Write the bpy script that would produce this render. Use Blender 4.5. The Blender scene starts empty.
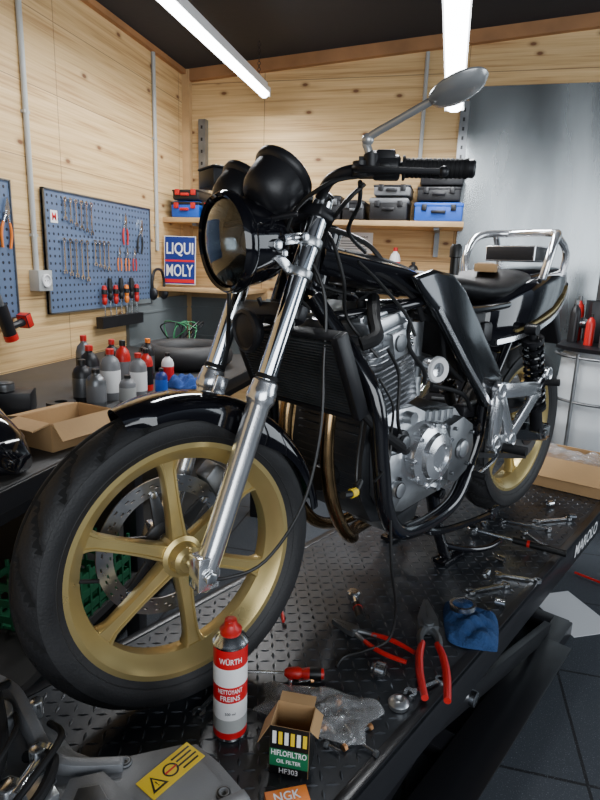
import bpy, bmesh, math, random
from mathutils import Vector, Matrix
random.seed(7)
pi=math.pi; sin=math.sin; cos=math.cos; rad=math.radians
# ------------------------------------------------------------------ materials
def mat(name,col,rough=.5,metal=0,bump=0,bscale=40,var=0,vscale=8,coat=0,alpha=1,trans=0,emit=None,es=0,spec=None,ior=None,stretch=None):
    m=bpy.data.materials.new(name); m.use_nodes=True; nt=m.node_tree; N=nt.nodes; L=nt.links
    b=N['Principled BSDF']
    b.inputs['Base Color'].default_value=(*col,1); b.inputs['Roughness'].default_value=rough; b.inputs['Metallic'].default_value=metal
    if coat: b.inputs['Coat Weight'].default_value=coat; b.inputs['Coat Roughness'].default_value=.04
    if alpha<1: b.inputs['Alpha'].default_value=alpha
    if trans: b.inputs['Transmission Weight'].default_value=trans
    if ior: b.inputs['IOR'].default_value=ior
    if spec is not None: b.inputs['Specular IOR Level'].default_value=spec
    if emit: b.inputs['Emission Color'].default_value=(*emit,1); b.inputs['Emission Strength'].default_value=es
    if bump or var:
        tc=N.new('ShaderNodeTexCoord'); src=tc.outputs['Object']
        if stretch:
            mp=N.new('ShaderNodeMapping'); mp.inputs['Scale'].default_value=stretch; L.new(src,mp.inputs[0]); src=mp.outputs[0]
        n=N.new('ShaderNodeTexNoise'); n.inputs['Scale'].default_value=vscale if var else bscale; n.inputs['Detail'].default_value=5
        L.new(src,n.inputs['Vector'])
        if var:
            r=N.new('ShaderNodeValToRGB'); r.color_ramp.elements[0].position=.3; r.color_ramp.elements[1].position=.7
            r.color_ramp.elements[0].color=(*[c*(1-var) for c in col],1); r.color_ramp.elements[1].color=(*[min(1,c*(1+var)) for c in col],1)
            L.new(n.outputs['Fac'],r.inputs[0]); L.new(r.outputs[0],b.inputs['Base Color'])
            mr=N.new('ShaderNodeMapRange'); mr.inputs[3].default_value=max(0,rough-.08); mr.inputs[4].default_value=min(1,rough+.12)
            L.new(n.outputs['Fac'],mr.inputs[0]); L.new(mr.outputs[0],b.inputs['Roughness'])
        if bump:
            n2=N.new('ShaderNodeTexNoise'); n2.inputs['Scale'].default_value=bscale; n2.inputs['Detail'].default_value=4
            L.new(tc.outputs['Object'],n2.inputs['Vector'])
            bp=N.new('ShaderNodeBump'); bp.inputs['Strength'].default_value=bump; bp.inputs['Distance'].default_value=.01
            L.new(n2.outputs['Fac'],bp.inputs['Height']); L.new(bp.outputs[0],b.inputs['Normal'])
    return m

def wood_wall(name,axis,plank=.30):
    m=bpy.data.materials.new(name); m.use_nodes=True; nt=m.node_tree; N=nt.nodes; L=nt.links; b=N['Principled BSDF']
    b.inputs['Roughness'].default_value=.6
    tc=N.new('ShaderNodeTexCoord'); sep=N.new('ShaderNodeSeparateXYZ'); L.new(tc.outputs['Object'],sep.inputs[0])
    along=sep.outputs[axis]; z=sep.outputs['Z']
    def mth(op,a,bv=None,c=None):
        x=N.new('ShaderNodeMath'); x.operation=op
        for i,v in enumerate((a,bv,c)):
            if v is None: continue
            if hasattr(v,'default_value'): L.new(v,x.inputs[i])
            else: x.inputs[i].default_value=v
        return x.outputs[0]
    zi=mth('DIVIDE',z,plank); fl=mth('FLOOR',zi); fr=mth('FRACT',zi)
    wn=N.new('ShaderNodeTexWhiteNoise'); wn.noise_dimensions='1D'; L.new(fl,wn.inputs['W'])
    sh=mth('MULTIPLY_ADD',wn.outputs['Value'],7.3,along)
    def comb(a,bb,c):
        x=N.new('ShaderNodeCombineXYZ')
        for i,v in enumerate((a,bb,c)):
            if hasattr(v,'default_value'): L.new(v,x.inputs[i])
            else: x.inputs[i].default_value=v
        return x.outputs[0]
    g=N.new('ShaderNodeTexNoise'); g.inputs['Scale'].default_value=1; g.inputs['Detail'].default_value=6; g.inputs['Distortion'].default_value=.6
    L.new(comb(mth('MULTIPLY',sh,1.3),mth('MULTIPLY',z,34),3.1),g.inputs['Vector'])
    g2=N.new('ShaderNodeTexNoise'); g2.inputs['Scale'].default_value=1; g2.inputs['Detail'].default_value=3
    L.new(comb(mth('MULTIPLY',sh,3),mth('MULTIPLY',z,140),1.1),g2.inputs['Vector'])
    cr=N.new('ShaderNodeValToRGB'); e=cr.color_ramp.elements
    e[0].position=.34; e[0].color=(.42,.235,.09,1); e[1].position=.62; e[1].color=(.72,.505,.25,1)
    mid=cr.color_ramp.elements.new(.47); mid.color=(.61,.395,.175,1)
    L.new(mth('MULTIPLY_ADD',g2.outputs['Fac'],.35,mth('MULTIPLY',g.outputs['Fac'],.65)),cr.inputs[0])
    v=N.new('ShaderNodeTexVoronoi'); v.voronoi_dimensions='2D'; v.inputs['Scale'].default_value=1
    L.new(comb(mth('MULTIPLY',sh,3.4),mth('MULTIPLY',z,6.5),0),v.inputs['Vector'])
    kr=N.new('ShaderNodeValToRGB'); ke=kr.color_ramp.elements
    ke[0].position=.04; ke[0].color=(1,1,1,1); ke[1].position=.14; ke[1].color=(0,0,0,1)
    k2=kr.color_ramp.elements.new(.08); k2.color=(.3,.3,.3,1)
    L.new(v.outputs['Distance'],kr.inputs[0])
    vs=N.new('ShaderNodeSeparateColor'); L.new(v.outputs['Color'],vs.inputs[0])
    gate=mth('GREATER_THAN',vs.outputs[0],.5)
    kf=mth('MULTIPLY',kr.outputs[0],gate)
    mx=N.new('ShaderNodeMix'); mx.data_type='RGBA'; L.new(kf,mx.inputs[0]); L.new(cr.outputs[0],mx.inputs[6]); mx.inputs[7].default_value=(.17,.07,.025,1)
    hv=N.new('ShaderNodeHueSaturation'); L.new(mx.outputs[2],hv.inputs['Color']); L.new(mth('MULTIPLY_ADD',wn.outputs['Value'],.22,.86),hv.inputs['Value'])
    seam=mth('LESS_THAN',fr,.014)
    fa=mth('FRACT',mth('DIVIDE',along,1.25)); seam2=mth('LESS_THAN',fa,.004)
    m2=N.new('ShaderNodeMix'); m2.data_type='RGBA'; L.new(mth('MULTIPLY',mth('MAXIMUM',seam,seam2),.65),m2.inputs[0]); L.new(hv.outputs[0],m2.inputs[6]); m2.inputs[7].default_value=(.12,.06,.03,1)
    L.new(m2.outputs[2],b.inputs['Base Color'])
    bp=N.new('ShaderNodeBump'); bp.inputs['Strength'].default_value=.15; bp.inputs['Distance'].default_value=.01; L.new(g2.outputs['Fac'],bp.inputs['Height']); L.new(bp.outputs[0],b.inputs['Normal'])
    return m

def tile_floor():
    m=bpy.data.materials.new('rubber_tiles'); m.use_nodes=True; nt=m.node_tree; N=nt.nodes; L=nt.links; b=N['Principled BSDF']
    tc=N.new('ShaderNodeTexCoord'); mp=N.new('ShaderNodeMapping'); L.new(tc.outputs['Object'],mp.inputs[0])
    br=N.new('ShaderNodeTexBrick'); br.offset=0; br.inputs['Scale'].default_value=1; br.inputs['Brick Width'].default_value=.5; br.inputs['Row Height'].default_value=.5
    br.inputs['Mortar Size'].default_value=.005; br.inputs['Color1'].default_value=(.040,.047,.057,1); br.inputs['Color2'].default_value=(.05,.057,.068,1); br.inputs['Mortar'].default_value=(.008,.008,.01,1)
    L.new(mp.outputs[0],br.inputs['Vector'])
    n=N.new('ShaderNodeTexNoise'); n.inputs['Scale'].default_value=260; L.new(mp.outputs[0],n.inputs['Vector'])
    r=N.new('ShaderNodeValToRGB'); r.color_ramp.elements[0].position=.62; r.color_ramp.elements[1].position=.7; r.color_ramp.elements[1].color=(.12,.13,.15,1); r.color_ramp.elements[0].color=(0,0,0,1)
    L.new(n.outputs['Fac'],r.inputs[0])
    a=N.new('ShaderNodeMix'); a.data_type='RGBA'; a.blend_type='ADD'; a.inputs[0].default_value=1; L.new(br.outputs[0],a.inputs[6]); L.new(r.outputs[0],a.inputs[7])
    L.new(a.outputs[2],b.inputs['Base Color']); b.inputs['Roughness'].default_value=.6
    bp=N.new('ShaderNodeBump'); bp.inputs['Strength'].default_value=.4; bp.inputs['Distance'].default_value=.003; L.new(n.outputs['Fac'],bp.inputs['Height']); L.new(bp.outputs[0],b.inputs['Normal'])
    return m

def peg_mat():
    m=bpy.data.materials.new('pegboard_steel'); m.use_nodes=True; nt=m.node_tree; N=nt.nodes; L=nt.links; b=N['Principled BSDF']
    tc=N.new('ShaderNodeTexCoord'); mp=N.new('ShaderNodeMapping'); mp.inputs['Scale'].default_value=(30,30,30); L.new(tc.outputs['Object'],mp.inputs[0])
    fr=N.new('ShaderNodeVectorMath'); fr.operation='FRACTION'; L.new(mp.outputs[0],fr.inputs[0])
    sb=N.new('ShaderNodeVectorMath'); sb.operation='SUBTRACT'; L.new(fr.outputs[0],sb.inputs[0]); sb.inputs[1].default_value=(.5,.5,.5)
    ml=N.new('ShaderNodeVectorMath'); ml.operation='MULTIPLY'; L.new(sb.outputs[0],ml.inputs[0]); ml.inputs[1].default_value=(1,1,0)
    ln=N.new('ShaderNodeVectorMath'); ln.operation='LENGTH'; L.new(ml.outputs[0],ln.inputs[0])
    lt=N.new('ShaderNodeMath'); lt.operation='LESS_THAN'; lt.inputs[1].default_value=.2; L.new(ln.outputs['Value'],lt.inputs[0])
    mx=N.new('ShaderNodeMix'); mx.data_type='RGBA'; L.new(lt.outputs[0],mx.inputs[0]); mx.inputs[6].default_value=(.10,.145,.24,1); mx.inputs[7].default_value=(.01,.012,.02,1)
    L.new(mx.outputs[2],b.inputs['Base Color']); b.inputs['Roughness'].default_value=.45
    return m

K={}
K['gold']=mat('gold_wheel_paint',(.52,.40,.165),.28,.65,var=.05,vscale=5)
K['tire']=mat('tire_rubber',(.010,.010,.011),.55,bump=.12,bscale=220,var=.3,vscale=14)
K['groove']=mat('tread_groove',(.002,.002,.002),.9)
K['chrome']=mat('chrome',(.9,.92,.94),.05,1)
K['alu']=mat('cast_aluminium',(.56,.58,.60),.3,.92,bump=.04,bscale=150,var=.22,vscale=12)
K['polish']=mat('polished_aluminium',(.88,.89,.91),.17,.92,var=.03)
K['spar']=mat('polished_black_beam',(.055,.058,.064),.14,.85,coat=.6)
K['dalu']=mat('dark_aluminium',(.20,.21,.22),.38,.85,var=.2,vscale=14)
K['eblack']=mat('engine_dark_grey',(.05,.052,.056),.38,.6,var=.2,vscale=14)  # plain dark metallic grey for engine core, disc carriers and chain
K['steel']=mat('tool_steel',(.74,.76,.78),.2,1,var=.08)
K['disc']=mat('brake_disc_steel',(.30,.31,.33),.28,1,var=.2,vscale=20)
K['gblack']=mat('gloss_black_paint',(.004,.004,.006),.07,coat=.4)
K['black']=mat('satin_black',(.009,.009,.011),.38,var=.2,vscale=20,spec=.45)
K['frameb']=mat('frame_black',(.006,.006,.008),.12,coat=.6)
K['plast']=mat('black_plastic',(.010,.010,.012),.4,bump=.05,bscale=300,spec=.45)
K['rubber']=mat('black_rubber',(.008,.008,.009),.65,spec=.3)
K['bronze']=mat('heat_tinted_steel',(.33,.215,.105),.22,1,var=.45,vscale=12)
K['copper']=mat('copper_gasket',(.55,.27,.12),.35,1)
K['seat']=mat('seat_vinyl',(.006,.006,.007),.45,bump=.1,bscale=200,spec=.25)
K['glass']=mat('clear_glass',(.9,.95,1),.02,trans=1)
K['lensdark']=mat('headlight_interior',(.07,.08,.08),.14,1)
K['red']=mat('red_plastic',(.52,.012,.010),.35)
K['orange']=mat('orange_plastic',(.8,.2,.02),.4)
K['blue']=mat('blue_plastic',(.008,.09,.50),.45)
K['cloth']=mat('blue_cloth',(.012,.050,.15),.95,bump=.5,bscale=180,var=.25,vscale=30)
K['bcloth']=mat('bright_blue_cloth',(.010,.05,.22),.85,bump=.3,bscale=120,var=.2,vscale=20)
K['white']=mat('white_plastic',(.8,.8,.8),.4)
K['paper']=mat('white_paper',(.75,.76,.78),.7)
K['card']=mat('cardboard',(.42,.255,.115),.8,bump=.06,bscale=90,var=.08)
K['yellow']=mat('warning_yellow',(.85,.58,.02),.45)
K['gplast']=mat('grey_plastic',(.17,.175,.185),.36,bump=.08,bscale=400,var=.06)
K['lift']=mat('lift_black_paint',(.024,.027,.032),.32,bump=.04,bscale=60,var=.35,vscale=7)
K['tread']=mat('bright_tread_bars',(.085,.09,.10),.28,.6,var=.4,vscale=9)  # bars paler than the deck: its highlights are put into their colour
K['liftb']=mat('lift_frame_black',(.011,.011,.013),.3)
K['ceil']=mat('ceiling_dark',(.014,.017,.026),.75,bump=.1,bscale=30)
K['galv']=mat('galvanised_sheet',(.30,.325,.335),.24,.88,var=.38,vscale=1.5,bump=.03,bscale=3,stretch=(2.2,1,.5))
K['gpanel']=mat('grey_board',(.16,.18,.185),.45,.2,var=.25,vscale=3)
K['lwood']=mat('shelf_wood',(.52,.33,.155),.6,var=.15,vscale=9)
K['bwood']=mat('bench_top',(.030,.029,.028),.5,var=.3,vscale=5)
K['beam']=mat('reddish_beam',(.33,.16,.065),.6,var=.2,vscale=6)
K['pvc']=mat('grey_conduit',(.40,.41,.40),.45)
K['mirr']=mat('mirror_grey',(.48,.49,.49),.25,.6)
K['tube']=mat('lamp_diffuser',(1,1,1),.4,emit=(.93,.97,1),es=18)
K['peg']=peg_mat()
K['green']=mat('green_plastic',(.006,.085,.035),.5)
K['dgreen']=mat('dark_green_print',(.01,.15,.06),.4)
K['navy']=mat('navy_print',(.008,.025,.18),.4)
K['lred']=mat('red_print',(.62,.01,.015),.35)
K['lblack']=mat('black_print',(.006,.006,.006),.4)
K['lwhite']=mat('white_print',(.85,.85,.85),.45)
K['lorange']=mat('orange_print',(.85,.22,.02),.45)
K['bag']=mat('clear_plastic_film',(1,1,1),.12,bump=.9,bscale=30,alpha=.72,trans=.9,ior=1.35)
K['brake_h']=mat('hose_rubber',(.008,.008,.008),.4)
K['spark']=mat('ceramic_white',(.6,.6,.58),.2)
K['ghose']=mat('green_hose',(.03,.2,.08),.5)
K['drum']=mat('white_drum_plastic',(.62,.66,.69),.3,var=.10,vscale=4)
K['wl']=wood_wall('pine_boards_left','Y'); K['wb']=wood_wall('pine_boards_back','X',.36)
K['floor']=tile_floor()

# ------------------------------------------------------------------ mesh builder
def Tr(*p): return Matrix.Translation(Vector(p))
def Rx(a): return Matrix.Rotation(a,4,'X')
def Ry(a): return Matrix.Rotation(a,4,'Y')
def Rz(a): return Matrix.Rotation(a,4,'Z')
def look(p,z,x=None):
    z=Vector(z).normalized(); x=Vector(x) if x is not None else (Vector((0,0,1)) if abs(z.z)<.9 else Vector((1,0,0)))
    y=z.cross(x).normalized(); x=y.cross(z).normalized()
    m=Matrix((x,y,z)).transposed().to_4x4(); m.translation=Vector(p); return m
def spline(pts,k=6):
    P=[Vector(p) for p in pts]
    if len(P)<3: return P
    o=[]
    for i in range(len(P)-1):
        a=P[max(0,i-1)];b=P[i];c=P[i+1];d=P[min(len(P)-1,i+2)]
        for j in range(k):
            t=j/k; o.append(.5*((2*b)+(c-a)*t+(2*a-5*b+4*c-d)*t*t+(3*b-a-3*c+d)*t**3))
    o.append(P[-1]); return o
class MB:
    def __init__(s,M=None): s.v=[];s.f=[];s.fm=[];s.mats=[];s.M=M or Matrix.Identity(4)
    def mi(s,m):
        m=K[m] if isinstance(m,str) else m
        if m not in s.mats: s.mats.append(m)
        return s.mats.index(m)
    def add(s,vs,fs,m,M=None):
        X=s.M@M if M is not None else s.M; o=len(s.v); i=s.mi(m)
        s.v+= [X@Vector(v) for v in vs]; s.f+=[tuple(a+o for a in f) for f in fs]; s.fm+=[i]*len(fs); return s
    def box(s,c,size,m,M=None):
        x,y,z=[a/2 for a in size]; cx,cy,cz=c
        vs=[(cx+i*x,cy+j*y,cz+k*z) for i in(-1,1) for j in(-1,1) for k in(-1,1)]
        return s.add(vs,[(0,1,3,2),(4,6,7,5),(0,4,5,1),(2,3,7,6),(0,2,6,4),(1,5,7,3)],m,M)
    def lathe(s,prof,m,M=None,n=32,a0=0,a1=2*pi):
        full=abs(a1-a0-2*pi)<1e-6; c=n if full else n+1; vs=[];fs=[]
        for i in range(c):
            a=a0+(a1-a0)*i/n
            for r,z in prof: vs.append((r*cos(a),r*sin(a),z))
        k=len(prof)
        for i in range(n):
            j=(i+1)%c
            for q in range(k-1): fs.append((i*k+q,j*k+q,j*k+q+1,i*k+q+1))
        return s.add(vs,fs,m,M)
    def cyl(s,p0,p1,r,m,r1=None,n=20):
        p0=Vector(p0);p1=Vector(p1); h=(p1-p0).length; r1=r if r1 is None else r1
        return s.lathe([(0,0),(r,0),(r1,h),(0,h)],m,look(p0,p1-p0),n)
    def sweep(s,pts,r,m,n=10,k=6,sec=None,up=None,closed=False,M=None):
        P=spline(pts,k) if k>1 else [Vector(p) for p in pts]; L=len(P)
        if not isinstance(r,(list,tuple)): R=[r]*L
        else: R=[r[min(int(i/(L-1)*(len(r)-1)),len(r)-2)]*(1-(i/(L-1)*(len(r)-1))%1 if i<L-1 else 0)+r[min(int(i/(L-1)*(len(r)-1))+1,len(r)-1)]*((i/(L-1)*(len(r)-1))%1 if i<L-1 else 1) for i in range(L)]
        if sec is None: sec=[(cos(2*pi*i/n),sin(2*pi*i/n)) for i in range(n)]
        n=len(sec); vs=[];fs=[]; nrm=None
        for i in range(L):
            t=(P[min(i+1,L-1)]-P[max(i-1,0)]).normalized()
            if up is not None: nrm=Vector(up)-t*Vector(up).dot(t); nrm.normalize()
            elif nrm is None:
                a=Vector((0,0,1)) if abs(t.z)<.9 else Vector((1,0,0)); nrm=(a-t*a.dot(t)).normalized()
            else: nrm=(nrm-t*nrm.dot(t)).normalized()
            b=t.cross(nrm)
            for x,y in sec: vs.append(P[i]+(b*x+nrm*y)*R[i])
        for i in range(L-1):
            for j in range(n): q=(j+1)%n; fs.append((i*n+j,i*n+q,(i+1)*n+q,(i+1)*n+j))
        fs.append(tuple(range(n-1,-1,-1))); fs.append(tuple((L-1)*n+j for j in range(n)))
        return s.add(vs,fs,m,M)
    def prism(s,poly,z0,z1,m,M=None):
        n=len(poly); vs=[(x,y,z0) for x,y in poly]+[(x,y,z1) for x,y in poly]
        fs=[tuple(range(n-1,-1,-1)),tuple(range(n,2*n))]+[(i,(i+1)%n,n+(i+1)%n,n+i) for i in range(n)]
        return s.add(vs,fs,m,M)
    def sphere(s,c,r,m,n=16,sc=(1,1,1),M=None):
        pr=[(r*sin(pi*i/(n//2)),-r*cos(pi*i/(n//2))) for i in range(n//2+1)]
        X=Matrix.Translation(Vector(c))@Matrix.Diagonal((*sc,1)); X=(M@X) if M is not None else X
        return s.lathe(pr,m,X,n)
    def torus(s,M,R,r,m,n=32,k=10):
        return s.lathe([(R+r*cos(2*pi*i/k),r*sin(2*pi*i/k)) for i in range(k+1)],m,M,n)
    def text(s,body,M,w,h,m,wrap=None,depth=.0004):
        cu=bpy.data.curves.new('t','FONT'); cu.body=body; cu.align_x='CENTER'; cu.align_y='CENTER'; cu.resolution_u=3; cu.offset=.012
        ob=bpy.data.objects.new('t',cu); bpy.context.collection.objects.link(ob); bpy.context.view_layer.update()
        me=bpy.data.meshes.new_from_object(ob.evaluated_get(bpy.context.evaluated_depsgraph_get()))
        V=[v.co.copy() for v in me.vertices]; F=[tuple(p.vertices) for p in me.polygons]
        bpy.data.objects.remove(ob); bpy.data.curves.remove(cu); bpy.data.meshes.remove(me)
        if not V: return s
        x0=min(v.x for v in V);x1=max(v.x for v in V);y0=min(v.y for v in V);y1=max(v.y for v in V)
        o=[]
        for v in V:
            x=((v.x-x0)/(x1-x0)-.5)*w; y=((v.y-y0)/(y1-y0)-.5)*h
            if wrap: o.append(((wrap+depth)*sin(x/wrap),y,(wrap+depth)*cos(x/wrap)))
            else: o.append((x,y,depth))
        return s.add(o,F,m,M)
    def mesh(s,bevel=0,bseg=2,ang=35):
        me=bpy.data.meshes.new('mesh'); me.from_pydata([tuple(v) for v in s.v],[],s.f)
        for m in s.mats: me.materials.append(m)
        me.polygons.foreach_set('material_index',s.fm)
        bm=bmesh.new(); bm.from_mesh(me); bmesh.ops.remove_doubles(bm,verts=bm.verts,dist=2e-6)
        bmesh.ops.recalc_face_normals(bm,faces=bm.faces)
        if bevel:
            E=[e for e in bm.edges if len(e.link_faces)==2 and e.calc_face_angle(0)>rad(40)]
            bmesh.ops.bevel(bm,geom=E,offset=bevel,segments=bseg,affect='EDGES',profile=.5,clamp_overlap=True)
        for f in bm.faces: f.smooth=True
        for e in bm.edges:
            if len(e.link_faces)!=2 or e.calc_face_angle(0)>rad(ang): e.smooth=False
        bm.to_mesh(me); bm.free(); return me
def put(name,mb,parent=None,label=None,cat=None,M=None,group=None,kind=None,bevel=0,bseg=2,ang=35,mods=None):
    me=mb.mesh(bevel,bseg,ang) if isinstance(mb,MB) else mb
    ob=bpy.data.objects.new(name,me); bpy.context.collection.objects.link(ob)
    if me is not None: me.name=name
    if parent: ob.parent=parent
    if M is not None: ob.matrix_local=M
    if label: ob['label']=label
    if cat: ob['category']=cat
    if group: ob['group']=group
    if kind: ob['kind']=kind
    if mods:
        for t,kw in mods:
            mo=ob.modifiers.new(t.lower(),t)
            for k,v in kw.items(): setattr(mo,k,v)
    return ob

# ------------------------------------------------------------------ camera
yaw=rad(13.8); pitch=rad(13.1); roll=rad(2.0)
cd=bpy.data.cameras.new('camera'); cam=bpy.data.objects.new('camera',cd); bpy.context.collection.objects.link(cam)
cam.matrix_world=Tr(0,0,1.39)@Rz(yaw)@Rx(pi/2-pitch)@Rz(roll)
cd.sensor_fit='VERTICAL'; cd.sensor_height=36; cd.lens=26.0; cd.clip_start=.01
bpy.context.scene.camera=cam
BM=Tr(-.476,.975,.502)@Rz(rad(238.8))
LM=Tr(-.4645,.977,.5)@Rz(rad(238.8))@Tr(0,.415,0)@Rz(rad(5.2))   # lift frame: local Y=0 is the near long edge, z=0 the deck
XYZ=Matrix(((1,0,0,0),(0,0,1,0),(0,1,0,0),(0,0,0,1)))   # local z -> +Y
XZ=XYZ

# ------------------------------------------------------------------ room
S='structure'
put('floor',MB().box((1.6,1.4,-.03),(7,7,.06),'floor'),kind=S)
put('wall_left',MB().box((-1.83,1.2,1.29),(.06,5.42,2.58),'wl'),kind=S)
sl=.075
def zc(x): return 2.6+sl*(x+1.8)
put('wall_back',MB().prism([(-1.86,0),(4.0,0),(4.0,zc(4.0)),(-1.86,zc(-1.86))],0,.06,'wb',Matrix(((1,0,0,0),(0,0,1,3.85),(0,1,0,0),(0,0,0,1)))),kind=S)
put('ceiling',MB().prism([(-1.9,zc(-1.9)),(4.2,zc(4.2)),(4.2,zc(4.2)+.06),(-1.9,zc(-1.9)+.06)],-1.5,3.95,'ceil',XYZ),kind=S)
put('trim_1',MB().prism([(-1.8,zc(-1.8)-.07),(4.0,zc(4.0)-.07),(4.0,zc(4.0)),(-1.8,zc(-1.8))],3.81,3.85,'beam',XYZ),kind=S)
put('trim_2',MB().box((-1.785,1.2,2.585),(.03,5.3,.03),'beam'),kind=S)
put('trim_3',MB().box((-1.775,3.825,1.3),(.05,.05,2.6),'lwood'),kind=S)
mb=MB().box((2.0,3.835,1.22),(3.96,.02,2.44),'galv')
for x in (.04,1.0,2.0,3.0): mb.box((x,3.822,1.22),(.03,.01,2.44),'galv')
put('wall_sheet_metal',mb,kind=S)
mb=MB().box((-1.25,3.83,.88),(1.05,.03,.56),'gpanel')
for i in range(3): mb.box((-1.25,3.812,.68+.2*i),(1.05,.012,.012),'gpanel')
put('wall_lower_panel',mb,kind=S)
mb=MB().box((-1.788,3.42,.90),(.02,.80,.52),'gpanel')
for i in range(3): mb.box((-1.777,3.42,.72+.18*i),(.008,.80,.010),'gpanel')
put('wall_side_panel',mb,kind=S)
for i,(x,z0,z1) in enumerate(((-1.66,1.68,2.3),(-.0,1.9,2.36))):
    mb=MB().box((x,3.825,(z0+z1)/2),(.05,.05,z1-z0),'dalu')
    for j in range(8): mb.box((x,3.798,z0+.05+j*(z1-z0-.1)/7),(.012,.006,.02),'black')
    put('wall_bracket_post',mb,label='grey slotted steel post on plywood wall',cat='bracket',group='slotted steel posts')
def conduit(y,z0,z1,lab):
    mb=MB().cyl((-1.788,y,z0),(-1.788,y,z1),.012,'pvc',n=12)
    z=z0+.15
    while z<z1: mb.box((-1.79,y,z),(.02,.034,.012),'pvc'); z+=.5
    return put('conduit_pipe',mb,label=lab,cat='pipe',group='wall conduits')
conduit(2.27,1.33,2.57,'grey vertical electrical conduit running down to a socket box')
conduit(3.4,1.45,2.57,'grey vertical electrical conduit on plywood wall')
mb=MB().cyl((-.24,3.838,1.95),(-.24,3.838,2.64),.012,'pvc',n=12)
put('conduit_pipe',mb,label='grey vertical electrical conduit on the rear plywood wall',cat='pipe',group='wall conduits')
mb=MB(); mb.box((0,0,0),(.05,.09,.09),'pvc'); mb.lathe([(0,.0),(.03,0),(.03,.008),(.024,.01),(.022,.003),(0,.003)],'white',Tr(.025,0,0)@Ry(pi/2),20)
for dy in (-.009,.009): mb.cyl((.028,dy,0),(.0295,dy,0),.003,'lblack',n=8)
put('wall_socket',mb,label='grey square surface-mounted wall socket box',cat='socket',M=Tr(-1.775,2.28,1.285),bevel=.004)
def tube_light(x,y0,y1,z,lab,wd=1.0):
    L=y1-y0
    e=put('tube_light',MB().box((0,0,.0),(.09*wd,L,.03),'white').box((0,0,.025),(.05*wd,L,.03),'white').box((0,-L/2,-.01),(.095*wd,.02,.05),'white').box((0,L/2,-.01),(.095*wd,.02,.05),'white'),label=lab,cat='lamp',M=Tr(x,(y0+y1)/2,z),group='tube lights under the ceiling')
    put('lamp_diffuser',MB().prism([(a*wd,b) for a,b in ((-.04,-.012),(-.034,-.035),(-.015,-.045),(.015,-.045),(.034,-.035),(.04,-.012))],-L/2+.012,L/2-.012,'tube',XYZ),e)
    zt=zc(x)-z
    for yy in (-L/2+.12,L/2-.12):
        mb=MB(); n=int((zt-.04)/.016)
        for i in range(n): mb.torus(Tr(0,yy,.045+i*.016)@(Ry(pi/2) if i%2 else Rx(pi/2)),.009,.0016,'black',10,5)
        put('hanging_chain',mb,e)
    ld=bpy.data.lights.new('tube_glow','AREA'); ld.shape='RECTANGLE'; ld.size=.09; ld.size_y=L; ld.energy=17.5*L; ld.color=(.96,.98,1)
    lo=bpy.data.objects.new('tube_glow',ld); bpy.context.collection.objects.link(lo); lo.location=(x,(y0+y1)/2,z-.06)
tube_light(-1.165,1.95,3.60,2.40,'long white tube light hanging on chains near the plywood corner',.66)
tube_light(-.055,1.50,3.42,2.25,'long white tube light hanging on chains above the motorcycle',1.05)

# ------------------------------------------------------------------ lift
lift=put('motorcycle_lift',None,label='black diamond-plate motorcycle lift table on a scissor base',cat='lift table',M=LM)
XF,XR,YW=.52,-2.17,-.66
mb=MB(); mb.box(((XF+XR)/2,YW/2,-.006),(XF-XR,-YW,.012),'lift')
x=XR+.03; i=0
while x<XF-.02:
    y=YW+.045; j=0
    while y<-.04:
        a=rad(45) if (i+j)%2 else rad(-45)
        ca,sa=cos(a),sin(a); l,w,h=.0125,.0036,.0018
        vs=[(x+ca*px-sa*py,y+sa*px+ca*py,pz) for px,py,pz in ((-l,0,0),(0,-w,0),(l,0,0),(0,w,0),(-l*.55,0,h),(l*.55,0,h))]
        mb.add(vs,[(0,1,4),(1,2,5),(1,5,4),(2,3,5),(3,0,4),(3,4,5)],'tread'); y+=.026; j+=1
    x+=.026; i+=1
put('tread_plate',mb,lift)
mb=MB()
for yy in (-.012,YW+.012): mb.box(((XF+XR)/2,yy,-.047),(XF-XR,.024,.10),'liftb')
mb.box((XF-.01,YW/2,-.05),(.02,-YW,.09),'liftb').box((XR+.01,YW/2,-.05),(.02,-YW,.09),'liftb')
for xx in (-1.8,-1.2,-.6,0): mb.box((xx,YW/2,-.05),(.05,-YW-.02,.06),'liftb')
put('side_rail',mb,lift,bevel=.003)
mb=MB(); mb.text('MAROLO',Matrix(((-1,0,0,-1.55),(0,0,1,0.0008),(0,1,0,-.047),(0,0,0,1))),.29,.05,'lwhite')
put('rail_lettering',mb,lift,label='white block lettering on black rail')
mb=MB()
for yy in (-.05,YW+.05): mb.box((-.75,yy,-.47),(1.75,.07,.06),'liftb')
for xx in (-1.6,-.75,.1): mb.box((xx,YW/2,-.47),(.08,.6,.05),'liftb')
mb.prism([(-1.45,.03),(.1,.03),(.1,-.11),(-1.45,-.11)],-.447,-.439,'liftb')
put('base_frame',mb,lift,bevel=.004)
for yy in (-.1,YW+.1):
    mb=MB()
    for a,b in (((-1.5,-.44),(.0,-.09)),((.0,-.44),(-1.5,-.09))):
        d=.022 if a[0]<-1 else -.022
        mb.sweep([(a[0],yy+d,a[1]),(b[0],yy+d,b[1])],1,'liftb',k=1,sec=[(-.012,-.032),(.012,-.032),(.012,.032),(-.012,.032)],up=(0,0,1))
    mb.cyl((-.75,yy-.05,-.265),(-.75,yy+.05,-.265),.022,'steel')
    put('scissor_arm',mb,lift,bevel=.002)
mb=MB().cyl((-1.1,YW/2,-.42),(-.35,YW/2,-.16),.03,'liftb').cyl((-.62,YW/2,-.255),(-.3,YW/2,-.145),.016,'chrome')
put('hydraulic_cylinder',mb,lift)

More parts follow.
